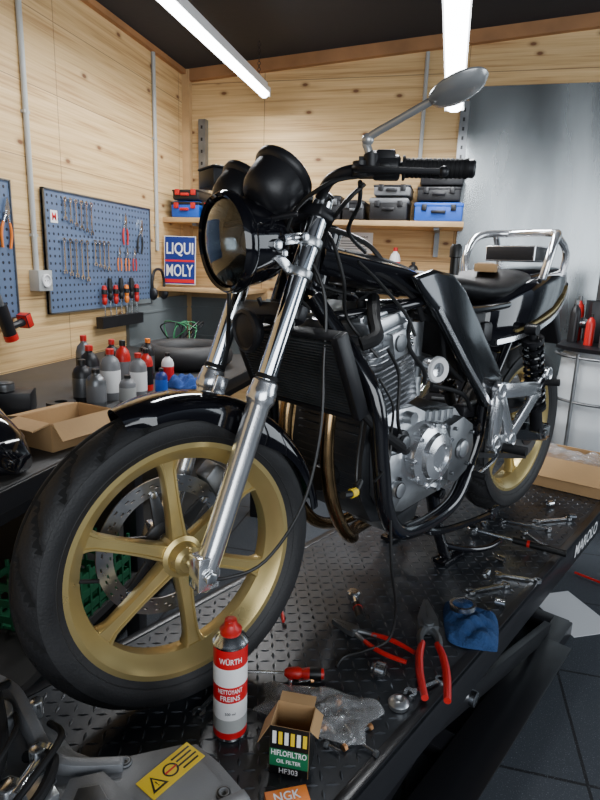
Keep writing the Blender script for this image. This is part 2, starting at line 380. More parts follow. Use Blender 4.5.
# ------------------------------------------------------------------ motorcycle
bike=put('motorcycle',None,label='black naked motorcycle with gold wheels, fuel tank removed, on its stand',cat='motorcycle',M=BM)
def BP(name,mb,parent=None,**kw): return put(name,mb,parent or bike,**kw)
AZ=.313
U=Vector((-.376,0,.927)).normalized()
A0=Vector((-.045,0,AZ))
SM=Matrix.Translation(A0)@Matrix.Rotation(rad(-7),4,U)@Matrix.Translation(-A0)
NF=Vector((.927,0,.376)).normalized()

def make_wheel(r,rr,w,M,nspoke,ang0,tag,disc_y,disc_r,hub_w):
    W=M@XYZ
    n=220; hw=w/2
    ts=[(-1,rr-.004,.70),(-1,rr+.004,.78),(-1,rr+.012,.86),(-1,rr+(r-rr)*.3,.97),(-1,rr+(r-rr)*.48,1.0),(-1,rr+(r-rr)*.62,.97)]
    crown=[]
    for i in range(21):
        t=-1+2*i/20; a=t*rad(66); crown.append((r-.052*(1-cos(a))*1.02*(w/.11)*1.05, hw*.93*sin(a)/sin(rad(66))))
    prof=[(q[1],-q[2]*hw) for q in ts]+crown+[(q[1],q[2]*hw) for q in reversed(ts)]
    kk=len(prof); vs=[]; nc=len(ts); low=[]
    for i in range(n):
        th=2*pi*i/n
        for q,(pr,pz) in enumerate(prof):
            rr_=pr; g=False
            if nc<=q<nc+21:
                t=(q-nc)-10
                ph=(i+abs(t)*1.3)%11
                if (ph<2.1 and 2<=abs(t)<=8) or t==0: g=True
            if g: rr_-=.004
            low.append(g)
            vs.append((rr_*cos(th),rr_*sin(th),pz))
    fa_=[];fb2=[]
    for i in range(n):
        j=(i+1)%n
        for q in range(kk-1):
            f=(i*kk+q,j*kk+q,j*kk+q+1,i*kk+q+1)
            (fb2 if sum(low[a] for a in f)>=2 else fa_).append(f)
    tire=MB(W).add(vs,fa_,'tire').add(vs,fb2,'groove')
    for sg in(1,-1): tire.lathe([(rr+.014,sg*hw*.875),(rr+.016,sg*(hw*.875+.002)),(rr+.018,sg*hw*.90)],'tire',None,96)
    rw=hw*.78
    mb=MB(W)
    mb.lathe([(rr-.006,-rw),(rr+.004,-rw),(rr+.006,-rw+.004),(rr-.004,-rw+.010),(rr-.012,-rw+.016),(rr-.02,-rw*.3),(rr-.02,rw*.3),(rr-.012,rw-.016),(rr-.004,rw-.010),(rr+.006,rw-.004),(rr+.004,rw),(rr-.006,rw),(rr-.013,rw-.006),(rr-.022,rw-.016),(rr-.034,rw*.35),(rr-.036,0),(rr-.034,-rw*.35),(rr-.022,-rw+.016),(rr-.013,-rw+.006),(rr-.006,-rw)],'gold',None,96)
    mb.lathe([(0,-hub_w),(.022,-hub_w),(.03,-hub_w+.006),(.034,-.02),(.043,-.016),(.045,0),(.043,.016),(.034,.02),(.03,hub_w-.006),(.022,hub_w),(0,hub_w)],'gold',None,36)
    for i in range(nspoke):
        X=Rz(ang0+2*pi*i/nspoke)
        r0,r1=.034,rr-.028
        sec=[(-1,-.55),(-1,.55),(-.84,.95),(-.6,.95),(-.5,.72),(.5,.72),(.6,.95),(.84,.95),(1,.55),(1,-.55),(.84,-.95),(.6,-.95),(.5,-.72),(-.5,-.72),(-.6,-.95),(-.84,-.95)]
        vs=[];fs=[];m=14
        for q in range(m):
            t=q/(m-1); rad_=r0+(r1-r0)*t
            wd=.0160-.0035*sin(pi*min(1,t*1.1))+ (.012*max(0,(t-.82)/.18)**2)+.003*(1-t)
            hh=.017-.004*t+(.006*max(0,(t-.85)/.15))
            for sx,sy in sec: vs.append((rad_,sx*wd,sy*hh))
        ns=len(sec)
        for q in range(m-1):
            for j in range(ns): fs.append((q*ns+j,q*ns+(j+1)%ns,(q+1)*ns+(j+1)%ns,(q+1)*ns+j))
        fs+= [tuple(range(ns)),tuple((m-1)*ns+j for j in range(ns))]
        mb.add(vs,fs,'gold',X)
    mb.cyl((rr*.86,.012,rw*.3),(rr*.86-.03,.012,rw*.75),.004,'rubber',n=8)
    wheel=put(tag,mb,bike,label='gold cast wheel with six straight spokes',ang=28)
    put('tire',tire,wheel,label='black road tire with grooved tread',ang=50)
    if disc_r:
        mb=MB(W); n=180; R0,R1=disc_r-.034,disc_r; rows=10; vs=[];fs=[]
        for i in range(n):
            th=2*pi*i/n
            for q in range(rows+1): rr_=R0+(R1-R0)*q/rows; vs.append((rr_*cos(th),rr_*sin(th),disc_y))
        for i in range(n):
            for q in range(rows):
                k3=i%12
                hole=(k3 in(0,1) and q in(1,)) or (k3 in(4,5) and q in(4,)) or (k3 in(8,9) and q in(7,)) or (k3 in (2,3) and q==6) or (k3 in (9,10) and q==3)
                if hole: continue
                fs.append((i*(rows+1)+q,((i+1)%n)*(rows+1)+q,((i+1)%n)*(rows+1)+q+1,i*(rows+1)+q+1))
        mb.add(vs,fs,'disc')
        put('brake_disc',mb,wheel,label='drilled steel brake disc',mods=[('SOLIDIFY',dict(thickness=.004,offset=0))])
        mb=MB(W)
        for i in range(6):
            a=2*pi*i/6+.3
            mb.prism([(.035,-.018),(R0+.004,-.009),(R0+.004,.009),(.035,.018)],disc_y-.004,disc_y+.004,'eblack',Rz(a))
            mb.cyl(((R0+.002)*cos(a),(R0+.002)*sin(a),disc_y-.007),((R0+.002)*cos(a),(R0+.002)*sin(a),disc_y+.007),.008,'steel',n=12)
        mb.lathe([(.03,disc_y-.005),(.055,disc_y-.005),(.055,disc_y+.005),(.03,disc_y+.005)],'eblack',None,32)
        put('disc_carrier',mb,wheel,bevel=.001)
    return wheel
fw=make_wheel(.313,.236,.114,SM@Tr(0,0,AZ),6,rad(84),'front_wheel',-.055,.150,.048)
rw_=make_wheel(.318,.230,.132,Tr(-1.405,0,.342),6,rad(70),'rear_wheel',-.07,.12,.06)
mb=MB(SM); mb.prism([(-.13,.37),(-.09,.44),(-.12,.47),(-.17,.43),(-.18,.36)],-.10,-.045,'dalu',XYZ)
BP('brake_caliper',mb,fw,bevel=.008)
RX=-1.405; RZ_=.342
mb=MB(Tr(RX,0,RZ_)@XYZ)
pr=[]
for i in range(80):
    a=2*pi*i/80; r=.098+.004*(1 if i%2 else -.6); pr.append((r*cos(a),r*sin(a)))
mb.prism(pr,.075,.081,'dalu'); mb.lathe([(0,.06),(.055,.06),(.055,.085),(0,.09)],'eblack',None,24)
BP('sprocket',mb,rw_)
for z0,z1 in ((RZ_+.098,.41+.03),(RZ_-.098,.41-.035)):
    BP('drive_chain',MB().sweep([(RX,.078,z0),(-.82,.078,z1)],1,'eblack',k=1,sec=[(-.007,-.008),(.007,-.008),(.007,.008),(-.007,.008)],up=(0,0,1)))

# forks
for sgn in (1,-1):
    y=.1*sgn
    a=Vector((-.004,y,AZ))
    def fp(z): t=(z-AZ)/U.z; return a+U*t
    mb=MB(SM)
    mb.lathe([(0,-.035),(.014,-.035),(.019,-.028),(.0225,.0),(.0232,.05),(.0232,.33),(.026,.336),(.0285,.342),(.0285,.360),(.026,.367),(.026,.378),(.0205,.382)],'polish',look(a,U),32)
    mb.prism([(-.020,-.022),(.024,-.022),(.028,.010),(.016,.042),(-.016,.042)],-.020,.020,'polish',look(a+Vector((.006,0,-.005)),(0,sgn,0),(0,0,1))@Rz(-pi/2))
    mb.cyl(a+Vector((.004,-sgn*.05,0)),a+Vector((.004,sgn*.027,0)),.011,'steel',n=16); mb.cyl(a+Vector((.004,sgn*.026,0)),a+Vector((.004,sgn*.034,0)),.013,'steel',n=6)
    leg=BP('fork_leg',mb,label='polished aluminium fork slider',bevel=.002)
    mb=MB(SM); mb.cyl(fp(.655),fp(1.012),.0200,'chrome',n=32)
    BP('fork_tube',mb,leg,label='chrome fork stanchion')
    mb=MB(SM); mb.lathe([(.0200,0),(.023,0),(.023,.006),(.021,.009),(.0200,.009)],'rubber',look(fp(.668),U),24); BP('dust_seal',mb,leg)
    mb=MB(SM); mb.lathe([(0,0),(.017,0),(.019,.006),(.012,.012),(0,.012)],'black',look(fp(1.012),U),24)
    BP('fork_cap',mb,leg)
mb=MB(SM)
z,th=.982,.022
c=Vector((-.004,0,AZ))+U*((z-AZ)/U.z); X=look(c,U,NF)
mb.prism([(.030,.07),(.031,.1),(.018,.127),(-.018,.127),(-.034,.1),(-.06,.045),(-.075,0),(-.06,-.045),(-.034,-.1),(-.018,-.127),(.018,-.127),(.031,-.1),(.030,-.07),(.015,0)],-th/2,th/2,'black',X)
z,th=.80,.03
c=Vector((-.004,0,AZ))+U*((z-AZ)/U.z); X=look(c,U,NF)
mb.prism([(.0,.075),(-.006,.10),(-.012,.124),(-.034,.118),(-.05,.09),(-.075,.03),(-.08,0),(-.075,-.03),(-.05,-.09),(-.034,-.118),(-.012,-.124),(-.006,-.10),(.0,-.075)],-th/2,th/2,'black',X)
mb.cyl(Vector((-.06,0,AZ))+U*.53,Vector((-.06,0,AZ))+U*.735,.028,'frameb')
BP('triple_clamp',mb,bevel=.004)
def fender():
    mb=MB(SM@Tr(0,0,AZ)@XYZ)
    na,nb=48,16; vs=[];fs=[]
    for i in range(na+1):
        th=rad(69)+(rad(172)-rad(69))*i/na
        skirt=.022+.034*math.exp(-((math.degrees(th)-118)/22)**2)
        e=i/na; wd=.063*min(1,(.62+e*5)) if e<.08 else .063
        for j in range(nb+1):
            t=-1+2*j/nb; s=abs(t)
            if s<.7: yy=wd*(t/.7)*.93; r=.333-.014*(s/.7)**2
            else: q=(s-.7)/.3; yy=math.copysign(wd*(.93+.07*sin(q*pi/2)),t); r=.319-skirt*q
            vs.append((r*cos(th),r*sin(th),yy))
    for i in range(na):
        for j in range(nb): fs.append((i*(nb+1)+j,(i+1)*(nb+1)+j,(i+1)*(nb+1)+j+1,i*(nb+1)+j+1))
    mb.add(vs,fs,'gblack'); return mb
fen=BP('front_fender',fender(),label='gloss black front mudguard',ang=60,mods=[('SOLIDIFY',dict(thickness=.003,offset=0))])
for sgn in(1,-1):
    mb=MB(SM)
    p=Vector((-.004,.072*sgn,AZ))+U*.345+NF*-.01
    mb.box((0,0,0),(.03,.012,.05),'polish',look(p,U,NF)); mb.cyl(p+NF*-.0,p+Vector((0,sgn*.02,0)),.006,'steel',n=6)
    BP('fender_bracket',mb,fen,bevel=.002)

# headlight
hd=Vector((.97,-.02,-.09)).normalized(); HC=Vector((-.150,.020,.928))
HX=SM@look(HC,hd)@Matrix.Scale(1.04,4)
mb=MB(HX); mb.lathe([(0,-.078),(.03,-.077),(.055,-.069),(.072,-.05),(.080,-.02),(.084,.02),(.084,.028)],'gblack',None,48)
hl=BP('headlight',mb,label='round black headlight with clear lens')
mb=MB(HX); mb.lathe([(.080,.022),(.088,.02),(.092,.028),(.091,.040),(.086,.047),(.081,.043)],'gblack',None,64); BP('headlight_rim',mb,hl)
mb=MB(HX); mb.lathe([(.080,.03),(.072,.0),(.056,-.03),(.033,-.045),(.015,-.05)],'lensdark',None,48); mb.sphere((0,0,-.03),.014,'spark',12); mb.lathe([(0,-.005),(.02,-.008),(.022,-.015),(0,-.02)],'dalu',None,20); BP('reflector',mb,hl)
mb=MB(HX); mb.lathe([(.082,.037),(.065,.046),(.042,.052),(.02,.0545),(0,.055)],'glass',None,48)
BP('headlight_lens',mb,hl,mods=[('SOLIDIFY',dict(thickness=.002,offset=-1))])
for sgn in (1,-1):
    mb=MB(SM)
    f0=Vector((-.004,.1*sgn,AZ))+U*((.895-AZ)/U.z)
    for q in (-.03,.034):
        c=f0+U*q; mb.lathe([(.0203,-.008),(.0250,-.008),(.0250,.008),(.0203,.008),(.0203,-.008)],'alu',look(c,U),24)
        e0=c+NF*.024; e1=f0+NF*.075+U*(.004 if q>0 else -.012)
        mb.sweep([e0+Vector((0,-sgn*.004,0)),e1+Vector((0,-sgn*.008,0))],1,'polish',k=1,sec=[(-.010,-.003),(.010,-.003),(.010,.003),(-.010,.003)],up=(0,1,0))
    c=f0+NF*.03+U*.032; mb.cyl(c,c+Vector((0,sgn*.025,0)),.008,'steel',n=16)
    c2=f0+NF*.055-U*.012; mb.cyl(c2+Vector((0,-sgn*.012,0)),c2+Vector((0,sgn*.012,0)),.008,'steel',n=6)
    c2=f0+NF*.075-U*.004; mb.cyl(c2+Vector((0,-sgn*.03,0)),c2+Vector((0,sgn*.012,0)),.011,'steel',n=6)
    BP('headlight_bracket',mb,hl,bevel=.001,label='bare aluminium headlight bracket')
mb=MB(SM); X=look((-.165,.01,.755),(1,0,-.1)); mb.lathe([(0,-.025),(.03,-.02),(.042,-.005),(.045,.0),(.045,.008),(.038,.012),(.034,.008),(.015,.012),(0,.012)],'plast',X,32)
mb.sweep([(-.19,.01,.755),(-.21,.0,.79),(-.2,0,.82)],.006,'black',n=6); BP('horn',mb)
gd=Vector((-.70,0,.72)).normalized()
for sgn in (1,-1):
    c=Vector((-.198,.066 if sgn>0 else -.062,1.036)); X=SM@look(c,gd)@Matrix.Scale(.90 if sgn>0 else .82,4)
    mb=MB(X); mb.lathe([(0,-.070),(.02,-.069),(.036,-.064),(.048,-.054),(.056,-.040),(.060,-.018),(.061,.012),(.066,.016),(.069,.022),(.069,.032),(.064,.036),(.062,.026)],'plast',None,40)
    mb.cyl((0,0,-.085),(0,0,-.06),.012,'rubber',n=12)
    g=BP('gauge_pod',mb,label='round black instrument housing')
    mb=MB(X); mb.lathe([(0,.024),(.063,.024)],'lblack',None,32); mb.box((0,.02,.026),(.003,.05,.001),'orange')
    for i in range(13):
        a=rad(-40+260*i/12); mb.box((.052,0,.0255),(.01,.002,.001),'lwhite',Rz(a))
    BP('gauge_face',mb,g)
mb=MB(SM); mb.sweep([(-.2,.13,.975),(-.16,.07,.965),(-.15,0,.965),(-.16,-.07,.965),(-.2,-.13,.975)],.006,'black',n=8)
mb.box((-.20,0,.99),(.05,.12,.035),'black'); BP('gauge_bracket',mb,bevel=.004)

# handlebar
GE=Vector((-.405,.35,1.045)); GS=Vector((-.33,.262,1.05))
hb=[tuple(GE),tuple(GS),(-.272,.20,1.048),(-.258,.15,1.035),(-.285,.08,1.005),(-.292,0,1.003),(-.285,-.08,1.005),(-.258,-.15,1.035),(-.272,-.20,1.048),(GS.x,-GS.y,GS.z),(GE.x,-GE.y,GE.z)]
mb=MB(SM); mb.sweep(hb,.011,'black',n=14,k=8)
for sgn in(1,-1): mb.box((-.288,.05*sgn,.995),(.04,.03,.05),'black'); mb.cyl((-.288,.05*sgn,.95),(-.288,.05*sgn,.99),.016,'black')
bar=BP('handlebar',mb,label='black tubular handlebar')
for sgn in(1,-1):
    d=(Vector((GE.x,GE.y*sgn,GE.z))-Vector((GS.x,GS.y*sgn,GS.z))).normalized(); p=Vector((GS.x-.002,(GS.y)*sgn,GS.z))
    mb=MB(SM); X=look(p,d); pr=[(.011,0),(.021,0),(.021,.004),(.0165,.006)]
    for i in range(13): z=.008+i*.0075; pr+=[(.0168,z),(.0168,z+.004),(.0158,z+.0048),(.0158,z+.007)]
    pr+=[(.0175,.108),(.0175,.113),(.0,.113)]
    mb.lathe(pr,'rubber',X,24); mb.lathe([(0,.113),(.015,.113),(.016,.121),(.012,.125),(0,.125)],'black',X,20)
    BP('hand_grip',mb,bar)
    mb=MB(SM); X=look(p-d*.03,d); mb.lathe([(.011,-.022),(.02,-.022),(.022,-.016),(.022,.02),(.02,.026),(.011,.026)],'plast',X,20); mb.box((.006,.0,0),(.045,.034,.034),'plast',X); mb.box((.0,.02,0),(.012,.01,.02),'orange' if sgn<0 else 'lblack',X)
    BP('switch_housing',mb,bar,bevel=.004)
    mb=MB(SM); q=p-d*.062+Vector((.03,0,-.004))
    mb.sweep([q,q+d*.03+Vector((.022,0,-.004)),q+d*.08+Vector((.03,0,-.006)),q+d*.14+Vector((.022,0,-.006)),q+d*.160+Vector((.016,0,-.006))],[.008,.007,.006,.0055,.006],'black',n=10)
    mb.sphere(q+d*.162+Vector((.016,0,-.006)),.0095,'black',12)
    mb.cyl(q+Vector((-.012,0,-.012)),q+Vector((-.012,0,.012)),.014,'black'); mb.box((0,0,0),(.034,.028,.03),'black',look(p-d*.062,d))
    BP('brake_lever' if sgn<0 else 'clutch_lever',mb,bar)
mb=MB(SM); mb.box((-.24,-.225,1.085),(.06,.07,.04),'black'); mb.box((-.24,-.225,1.108),(.064,.074,.006),'plast'); BP('brake_reservoir',mb,bar,bevel=.004)
mb=MB(SM); st=[(-.288,.228,1.058),(-.282,.226,1.080),(-.280,.226,1.098),(-.297,.282,1.120),(-.316,.345,1.143)]
mb.sweep(st,[.0085,.0075,.007,.0065,.0065],'mirr',n=12,k=4); mb.lathe([(0,-.012),(.014,-.012),(.014,.012),(.008,.018),(0,.018)],'black',Tr(-.288,.228,1.060),20); mb.sphere((-.280,.226,1.096),.011,'mirr',14)
mir=BP('mirror',mb,label='round grey mirror on an angled metal stem')
MX=SM@look((-.324,.380,1.149),(.02,.27,-.95),(1,0,0))@Matrix.Diagonal((.66,.88,.86,1))
mb=MB(MX); mb.lathe([(0,.014),(.02,.0135),(.04,.011),(.052,.005),(.0575,-.003),(.056,-.007),(.052,-.005)],'mirr',None,40); BP('mirror_shell',mb,mir)
mb=MB(MX); mb.lathe([(0,-.005),(.054,-.005)],'chrome',None,40); BP('mirror_glass',mb,mir)

# frame
mb=MB()
rs=[(-.013,-.022),(-.009,-.027),(.009,-.027),(.013,-.022),(.013,.022),(.009,.027),(-.009,.027),(-.013,.022)]
for s in(1,-1):
    mb.sweep([(-.345,.03*s,.90),(-.44,.072*s,.882),(-.55,.12*s,.858),(-.63,.147*s,.815),(-.72,.15*s,.735),(-.82,.153*s,.655),(-.94,.15*s,.55)],1,'frameb',k=8,sec=rs,up=(.6,0,1))
    mb.sweep([(-.925,.14*s,.57),(-.93,.135*s,.44),(-.90,.13*s,.34),(-.86,.13*s,.29)],.017,'frameb',n=12)
    mb.sweep([(-.335,.02*s,.82),(-.36,.08*s,.74),(-.385,.165*s,.62),(-.405,.18*s,.47),(-.43,.185*s,.35),(-.50,.18*s,.272),(-.64,.17*s,.25),(-.78,.16*s,.27),(-.88,.14*s,.34)],.0205,'frameb',n=16)
    mb.sweep([(-.36,.05*s,.78),(-.48,.12*s,.80),(-.6,.14*s,.82)],.012,'frameb',n=10)
    mb.sweep([(-.66,.14*s,.79),(-.9,.13*s,.79),(-1.2,.11*s,.81),(-1.5,.09*s,.86)],.012,'frameb',n=10)
    mb.sweep([(-.93,.14*s,.52),(-1.05,.13*s,.66),(-1.18,.115*s,.80)],.012,'frameb',n=10)
mb.cyl((-.345,0,.83),(-.395,0,.97),.034,'frameb'); mb.cyl((-.9,-.15,.45),(-.9,.15,.45),.02,'frameb')
mb.cyl((-1.2,-.11,.81),(-1.2,.11,.81),.012,'frameb'); mb.cyl((-.56,-.12,.84),(-.56,.12,.84),.014,'frameb')
fr=BP('frame',mb,label='black steel tube frame',ang=40)
for s in(1,-1):
    mb=MB(); a_,b_=((.148,.172) if s>0 else (-.172,-.148))
    mb.prism([(-.50,.872),(-.53,.842),(-.60,.79),(-.895,.515),(-.975,.55),(-.975,.60),(-.72,.845),(-.66,.880),(-.58,.890)],a_,b_,'spar',XZ)
    BP('frame_cover',mb,fr,bevel=.010,bseg=3,label='glossy diagonal frame side beam')
    mb=MB(); mb.sweep([(-.60,.1735*s,.802),(-.76,.1735*s,.653),(-.905,.1735*s,.53)],1,'polish',k=2,sec=[(-.0015,-.006),(.0015,-.006),(.0015,.006),(-.0015,.006)],up=(0,0,1))  # added bright strip stands in for the reflection along the black beam
    BP('frame_glint',mb,fr,label='polished edge strip on the frame')

# radiator
X=look((-.303,0,.665),(.905,0,-.425),(.425,0,.905))
mb=MB(X); mb.box((0,0,-.012),(.18,.30,.02),'black')
for i in range(24): mb.box((-.084+i*.0073,0,0),(.0018,.30,.022),'dalu')
for i in range(13): mb.box((0,-.144+i*.024,-.003),(.17,.002,.016),'eblack')
rd=BP('radiator',mb,label='black finned engine radiator')
for s in(1,-1):
    mb=MB(X); mb.box((0,.160*s,-.006),(.20,.022,.036),'black'); BP('radiator_tank',mb,rd,bevel=.005)
    mb=MB(X); mb.box((.097*s,0,-.004),(.010,.32,.030),'black'); BP('radiator_frame',mb,rd,bevel=.003)
BP('radiator_cap',MB(X).cyl((.1,.14,0),(.122,.14,0),.016,'steel'),rd)
for pts,r in (([(-.33,.165,.735),(-.36,.18,.75),(-.40,.14,.78),(-.47,.08,.82)],.015),([(-.36,.15,.59),(-.40,.18,.54),(-.46,.185,.50),(-.52,.165,.47)],.012)):
    BP('radiator_hose',MB().sweep(pts,r,'rubber',n=10))

# engine
mb=MB(XZ)
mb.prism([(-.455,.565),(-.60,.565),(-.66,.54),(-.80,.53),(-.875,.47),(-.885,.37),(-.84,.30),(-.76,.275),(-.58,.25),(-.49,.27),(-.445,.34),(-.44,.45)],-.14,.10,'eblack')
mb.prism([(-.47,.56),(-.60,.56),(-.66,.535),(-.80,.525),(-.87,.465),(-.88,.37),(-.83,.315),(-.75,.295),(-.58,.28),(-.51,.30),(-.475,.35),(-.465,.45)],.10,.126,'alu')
mb.prism([(-.54,.27),(-.72,.27),(-.70,.215),(-.58,.21)],-.03,.09,'dalu')
for i in range(6): mb.box((-.49,.34+i*.03,.127),(.035,.006,.008),'alu')
for i in range(10): mb.box((-.445,.34+i*.02,-.02),(.012,.005,.2),'dalu')
eng=BP('engine',mb,bevel=.006,label='cast aluminium twin-cylinder engine block')
BP('oil_filter',MB().lathe([(0,.0),(.033,0),(.034,.04),(.030,.046),(.012,.048),(0,.048)],'lblack',look((-.44,.0,.38),(1,0,0)),24),eng)
mb=MB(XZ@Tr(-.645,.43,0)); mb.lathe([(.0,.12),(.084,.12),(.086,.15),(.081,.163),(.076,.165),(.062,.172),(.058,.184),(.036,.189),(.028,.183),(0,.183)],'polish',None,48)
for i in range(9):
    a=2*pi*i/9; mb.cyl((.082*cos(a),.082*sin(a),.14),(.082*cos(a),.082*sin(a),.168),.0075,'polish',n=12); mb.cyl((.082*cos(a),.082*sin(a),.166),(.082*cos(a),.082*sin(a),.173),.005,'steel',n=6)
for i in range(3):
    a=2*pi*i/3+.4; mb.box((.045,0,.181),(.03,.004,.012),'polish',Rz(a))
BP('generator_cover',mb,eng,label='polished round engine side cover')
mb=MB(XZ); mb.prism([(-.735,.49),(-.80,.505),(-.855,.475),(-.87,.41),(-.845,.345),(-.79,.32),(-.745,.335)],.10,.155,'dalu')
mb.lathe([(0,.155),(.03,.155),(.026,.165),(0,.168)],'alu',Tr(-.8,.415,0),24)
for px,pz in((-.755,.355),(-.755,.48),(-.845,.455),(-.835,.365)): mb.cyl((px,pz,.15),(px,pz,.165),.006,'steel',n=6)
BP('sprocket_cover',mb,eng,bevel=.006)
mb=MB(XZ); mb.cyl((-.485,.50,.09),(-.485,.50,.18),.028,'black',n=24); mb.cyl((-.485,.50,.18),(-.485,.50,.19),.018,'dalu',n=16); mb.prism([(-.475,.46),(-.53,.46),(-.54,.34),(-.51,.31),(-.475,.33)],.12,.150,'alu')
mb.cyl((-.51,.37,.148),(-.51,.37,.168),.020,'alu',n=20)
for q in range(3): a=q*2.1; mb.cyl((-.51+.026*cos(a),.37+.026*sin(a),.145),(-.51+.026*cos(a),.37+.026*sin(a),.160),.005,'steel',n=6)
BP('water_pump',mb,eng,bevel=.003)
for q in range(5): BP('cooling_rib',MB(XZ).box((-.66-.03*q,.525-.004*q,.115),(.008,.03,.03),'dalu'),eng)
BP('filler_cap',MB(XZ).cyl((-.57,.535,.10),(-.57,.535,.15),.016,'alu'),eng); BP('drain_bolt',MB(XZ).cyl((-.72,.32,.12),(-.72,.32,.145),.012,'steel',n=6),eng)
EX=look((-.515,0,.565),(.25,0,.97),(.97,0,-.25))
def rrect(hx,hy,r,n=5):
    o=[]
    for cx,cy,a0 in((hx-r,hy-r,0),(-hx+r,hy-r,90),(-hx+r,-hy+r,180),(hx-r,-hy+r,270)):
        for i in range(n+1): a=rad(a0+90*i/n); o.append((cx+r*cos(a),cy+r*sin(a)))
    return o
mb=MB(EX); mb.prism(rrect(.062,.122,.03),0,.13,'eblack')
for i in range(9): mb.prism(rrect(.085,.148,.03),.008+i*.0135,.0116+i*.0135,'polish')
BP('cylinder_block',mb,eng,label='finned aluminium cylinders')
mb=MB(EX); mb.prism(rrect(.072,.132,.02),.13,.19,'dalu')
for i in range(3): mb.prism(rrect(.087,.150,.03),.137+i*.014,.1412+i*.014,'polish')
mb.prism(rrect(.077,.142,.018),.18,.20,'alu')
for s in(1,-1):
    mb.box((.0,s*.146,.165),(.05,.03,.06),'alu'); mb.cyl((.0,s*.146,.168),(0,s*.166,.168),.02,'dalu')
BP('cylinder_head',mb,eng,bevel=.0015)
mb=MB(EX); mb.prism(rrect(.073,.14,.02),.2,.228,'alu'); mb.prism(rrect(.053,.125,.02),.228,.238,'alu')
for s in(1,-1):
    for t in(1,-1): mb.cyl((.052*t,.1*s,.225),(.052*t,.1*s,.238),.009,'steel',n=8)
BP('valve_cover',mb,eng,bevel=.005)
for s in(1,-1):
    mb=MB(); p=Vector(EX@Vector((0,.06*s,.238)))
    mb.sweep([p,p+Vector((.01,0,.02)),p+Vector((-.04,0.02,.042)),p+Vector((-.12,.01,.03))],.005,'rubber',n=8); mb.cyl(p-Vector((0,0,.01)),p+Vector((.006,0,.02)),.011,'rubber',n=12)
    BP('spark_plug_lead',mb,eng)
for s in(1,-1):
    mb=MB()
    mb.cyl((-.575,.06*s,.68),(-.74,.06*s,.64),.028,'dalu'); mb.cyl((-.66,.06*s,.60),(-.66,.06*s,.76),.03,'dalu'); mb.cyl((-.66,.06*s,.57),(-.66,.06*s,.62),.035,'alu')
    mb.cyl((-.66,.02*s,.66),(-.66,.12*s,.66),.014,'dalu')
    if s>0: mb.lathe([(0,.0),(.030,.0),(.033,.01),(.033,.03),(.027,.034),(.025,.026),(.01,.022),(0,.022)],'polish',look((-.648,.13,.65),(0.25,1,0)),32)
    BP('carburetor',mb,eng)
    if s>0: BP('intake_ring',MB().lathe([(.018,.03),(.030,.034),(.0335,.028),(.033,.02)],'white',look((-.648,.132,.65),(.25,1,0)),28),eng)
mb=MB(); mb.prism([(-.41,.915),(-.52,.91),(-.60,.89),(-.66,.86),(-.60,.83),(-.44,.85)],-.055,.055,'plast',XZ); BP('ignition_coil',mb,bevel=.006)
for pts,r in (([(-.42,.03,.915),(-.5,.075,.90),(-.6,.09,.875),(-.68,.1,.84),(-.75,.09,.80)],.012),([(-.40,.05,.90),(-.48,.1,.87),(-.56,.13,.82),(-.6,.13,.77)],.007),([(-.38,-.04,.935),(-.46,-.07,.93),(-.58,-.05,.91),(-.70,.0,.87)],.010),([(-.62,.12,.80),(-.68,.135,.74),(-.72,.13,.66),(-.80,.14,.60)],.006),([(-.60,.10,.78),(-.70,.12,.76),(-.8,.1,.70),(-.85,.11,.6)],.009),([(-.68,.12,.60),(-.76,.14,.58),(-.84,.13,.55),(-.9,.12,.5)],.006),([(-.52,.15,.78),(-.50,.165,.72),(-.56,.17,.66),(-.6,.15,.62)],.005)):
    BP('vacuum_hose',MB().sweep(pts,r,'rubber',n=10))
mb=MB(); mb.prism([(-.78,.78),(-1.05,.78),(-1.09,.72),(-1.06,.60),(-.98,.56),(-.93,.60),(-.84,.70)],-.10,.10,'plast',XZ); mb.box((-.98,.105,.72),(.08,.02,.06),'black'); mb.cyl((-.86,.1,.74),(-.86,.12,.74),.02,'plast'); BP('airbox',mb,bevel=.012)
for pts,r in (([(-.32,.03,.985),(-.31,.09,.94),(-.33,.11,.86),(-.36,.10,.78),(-.41,.15,.7)],.004),
    ([(-.29,.185,1.04),(-.27,.15,1.0),(-.30,.08,.95),(-.31,.05,.86),(-.4,.07,.83)],.0045),
    ([(-.27,.2,1.05),(-.21,.16,1.03),(-.20,.08,.97),(-.23,.05,.86),(-.30,.04,.80)],.004),
    ([(-.27,.19,1.04),(-.33,.14,1.01),(-.36,.09,.96),(-.42,.09,.92)],.0045),
    ([(-.32,-.02,.965),(-.38,.03,.965),(-.46,.06,.94),(-.5,.08,.9)],.006),
    ([(-.38,.18,.66),(-.42,.19,.60),(-.43,.185,.54),(-.42,.19,.47),(-.36,.2,.44)],.003),
    ([(-.41,.175,.72),(-.45,.18,.66),(-.45,.185,.56),(-.5,.17,.50)],.004),
    ([(-.36,.12,.90),(-.42,.13,.86),(-.50,.15,.79),(-.53,.16,.74)],.004),
    ([(-.35,.165,.57),(-.31,.19,.50),(-.30,.2,.45),(-.33,.19,.40)],.003)): BP('electrical_cable',MB().sweep(pts,r,'brake_h',n=8))
mb=MB(); mb.sweep([(-.31,.2,.455),(-.28,.21,.44),(-.24,.215,.445)],.008,'lblack',n=8); mb.cyl((-.285,.2105,.44),(-.268,.2115,.44),.0095,'yellow',n=10); BP('electrical_connector',mb)
BP('brake_hose',MB(SM).sweep([(-.255,-.2,1.05),(-.2,-.12,.97),(-.16,-.05,.85),(-.17,-.09,.68),(-.13,-.12,.55),(-.13,-.09,.45)],.0045,'brake_h',n=8))
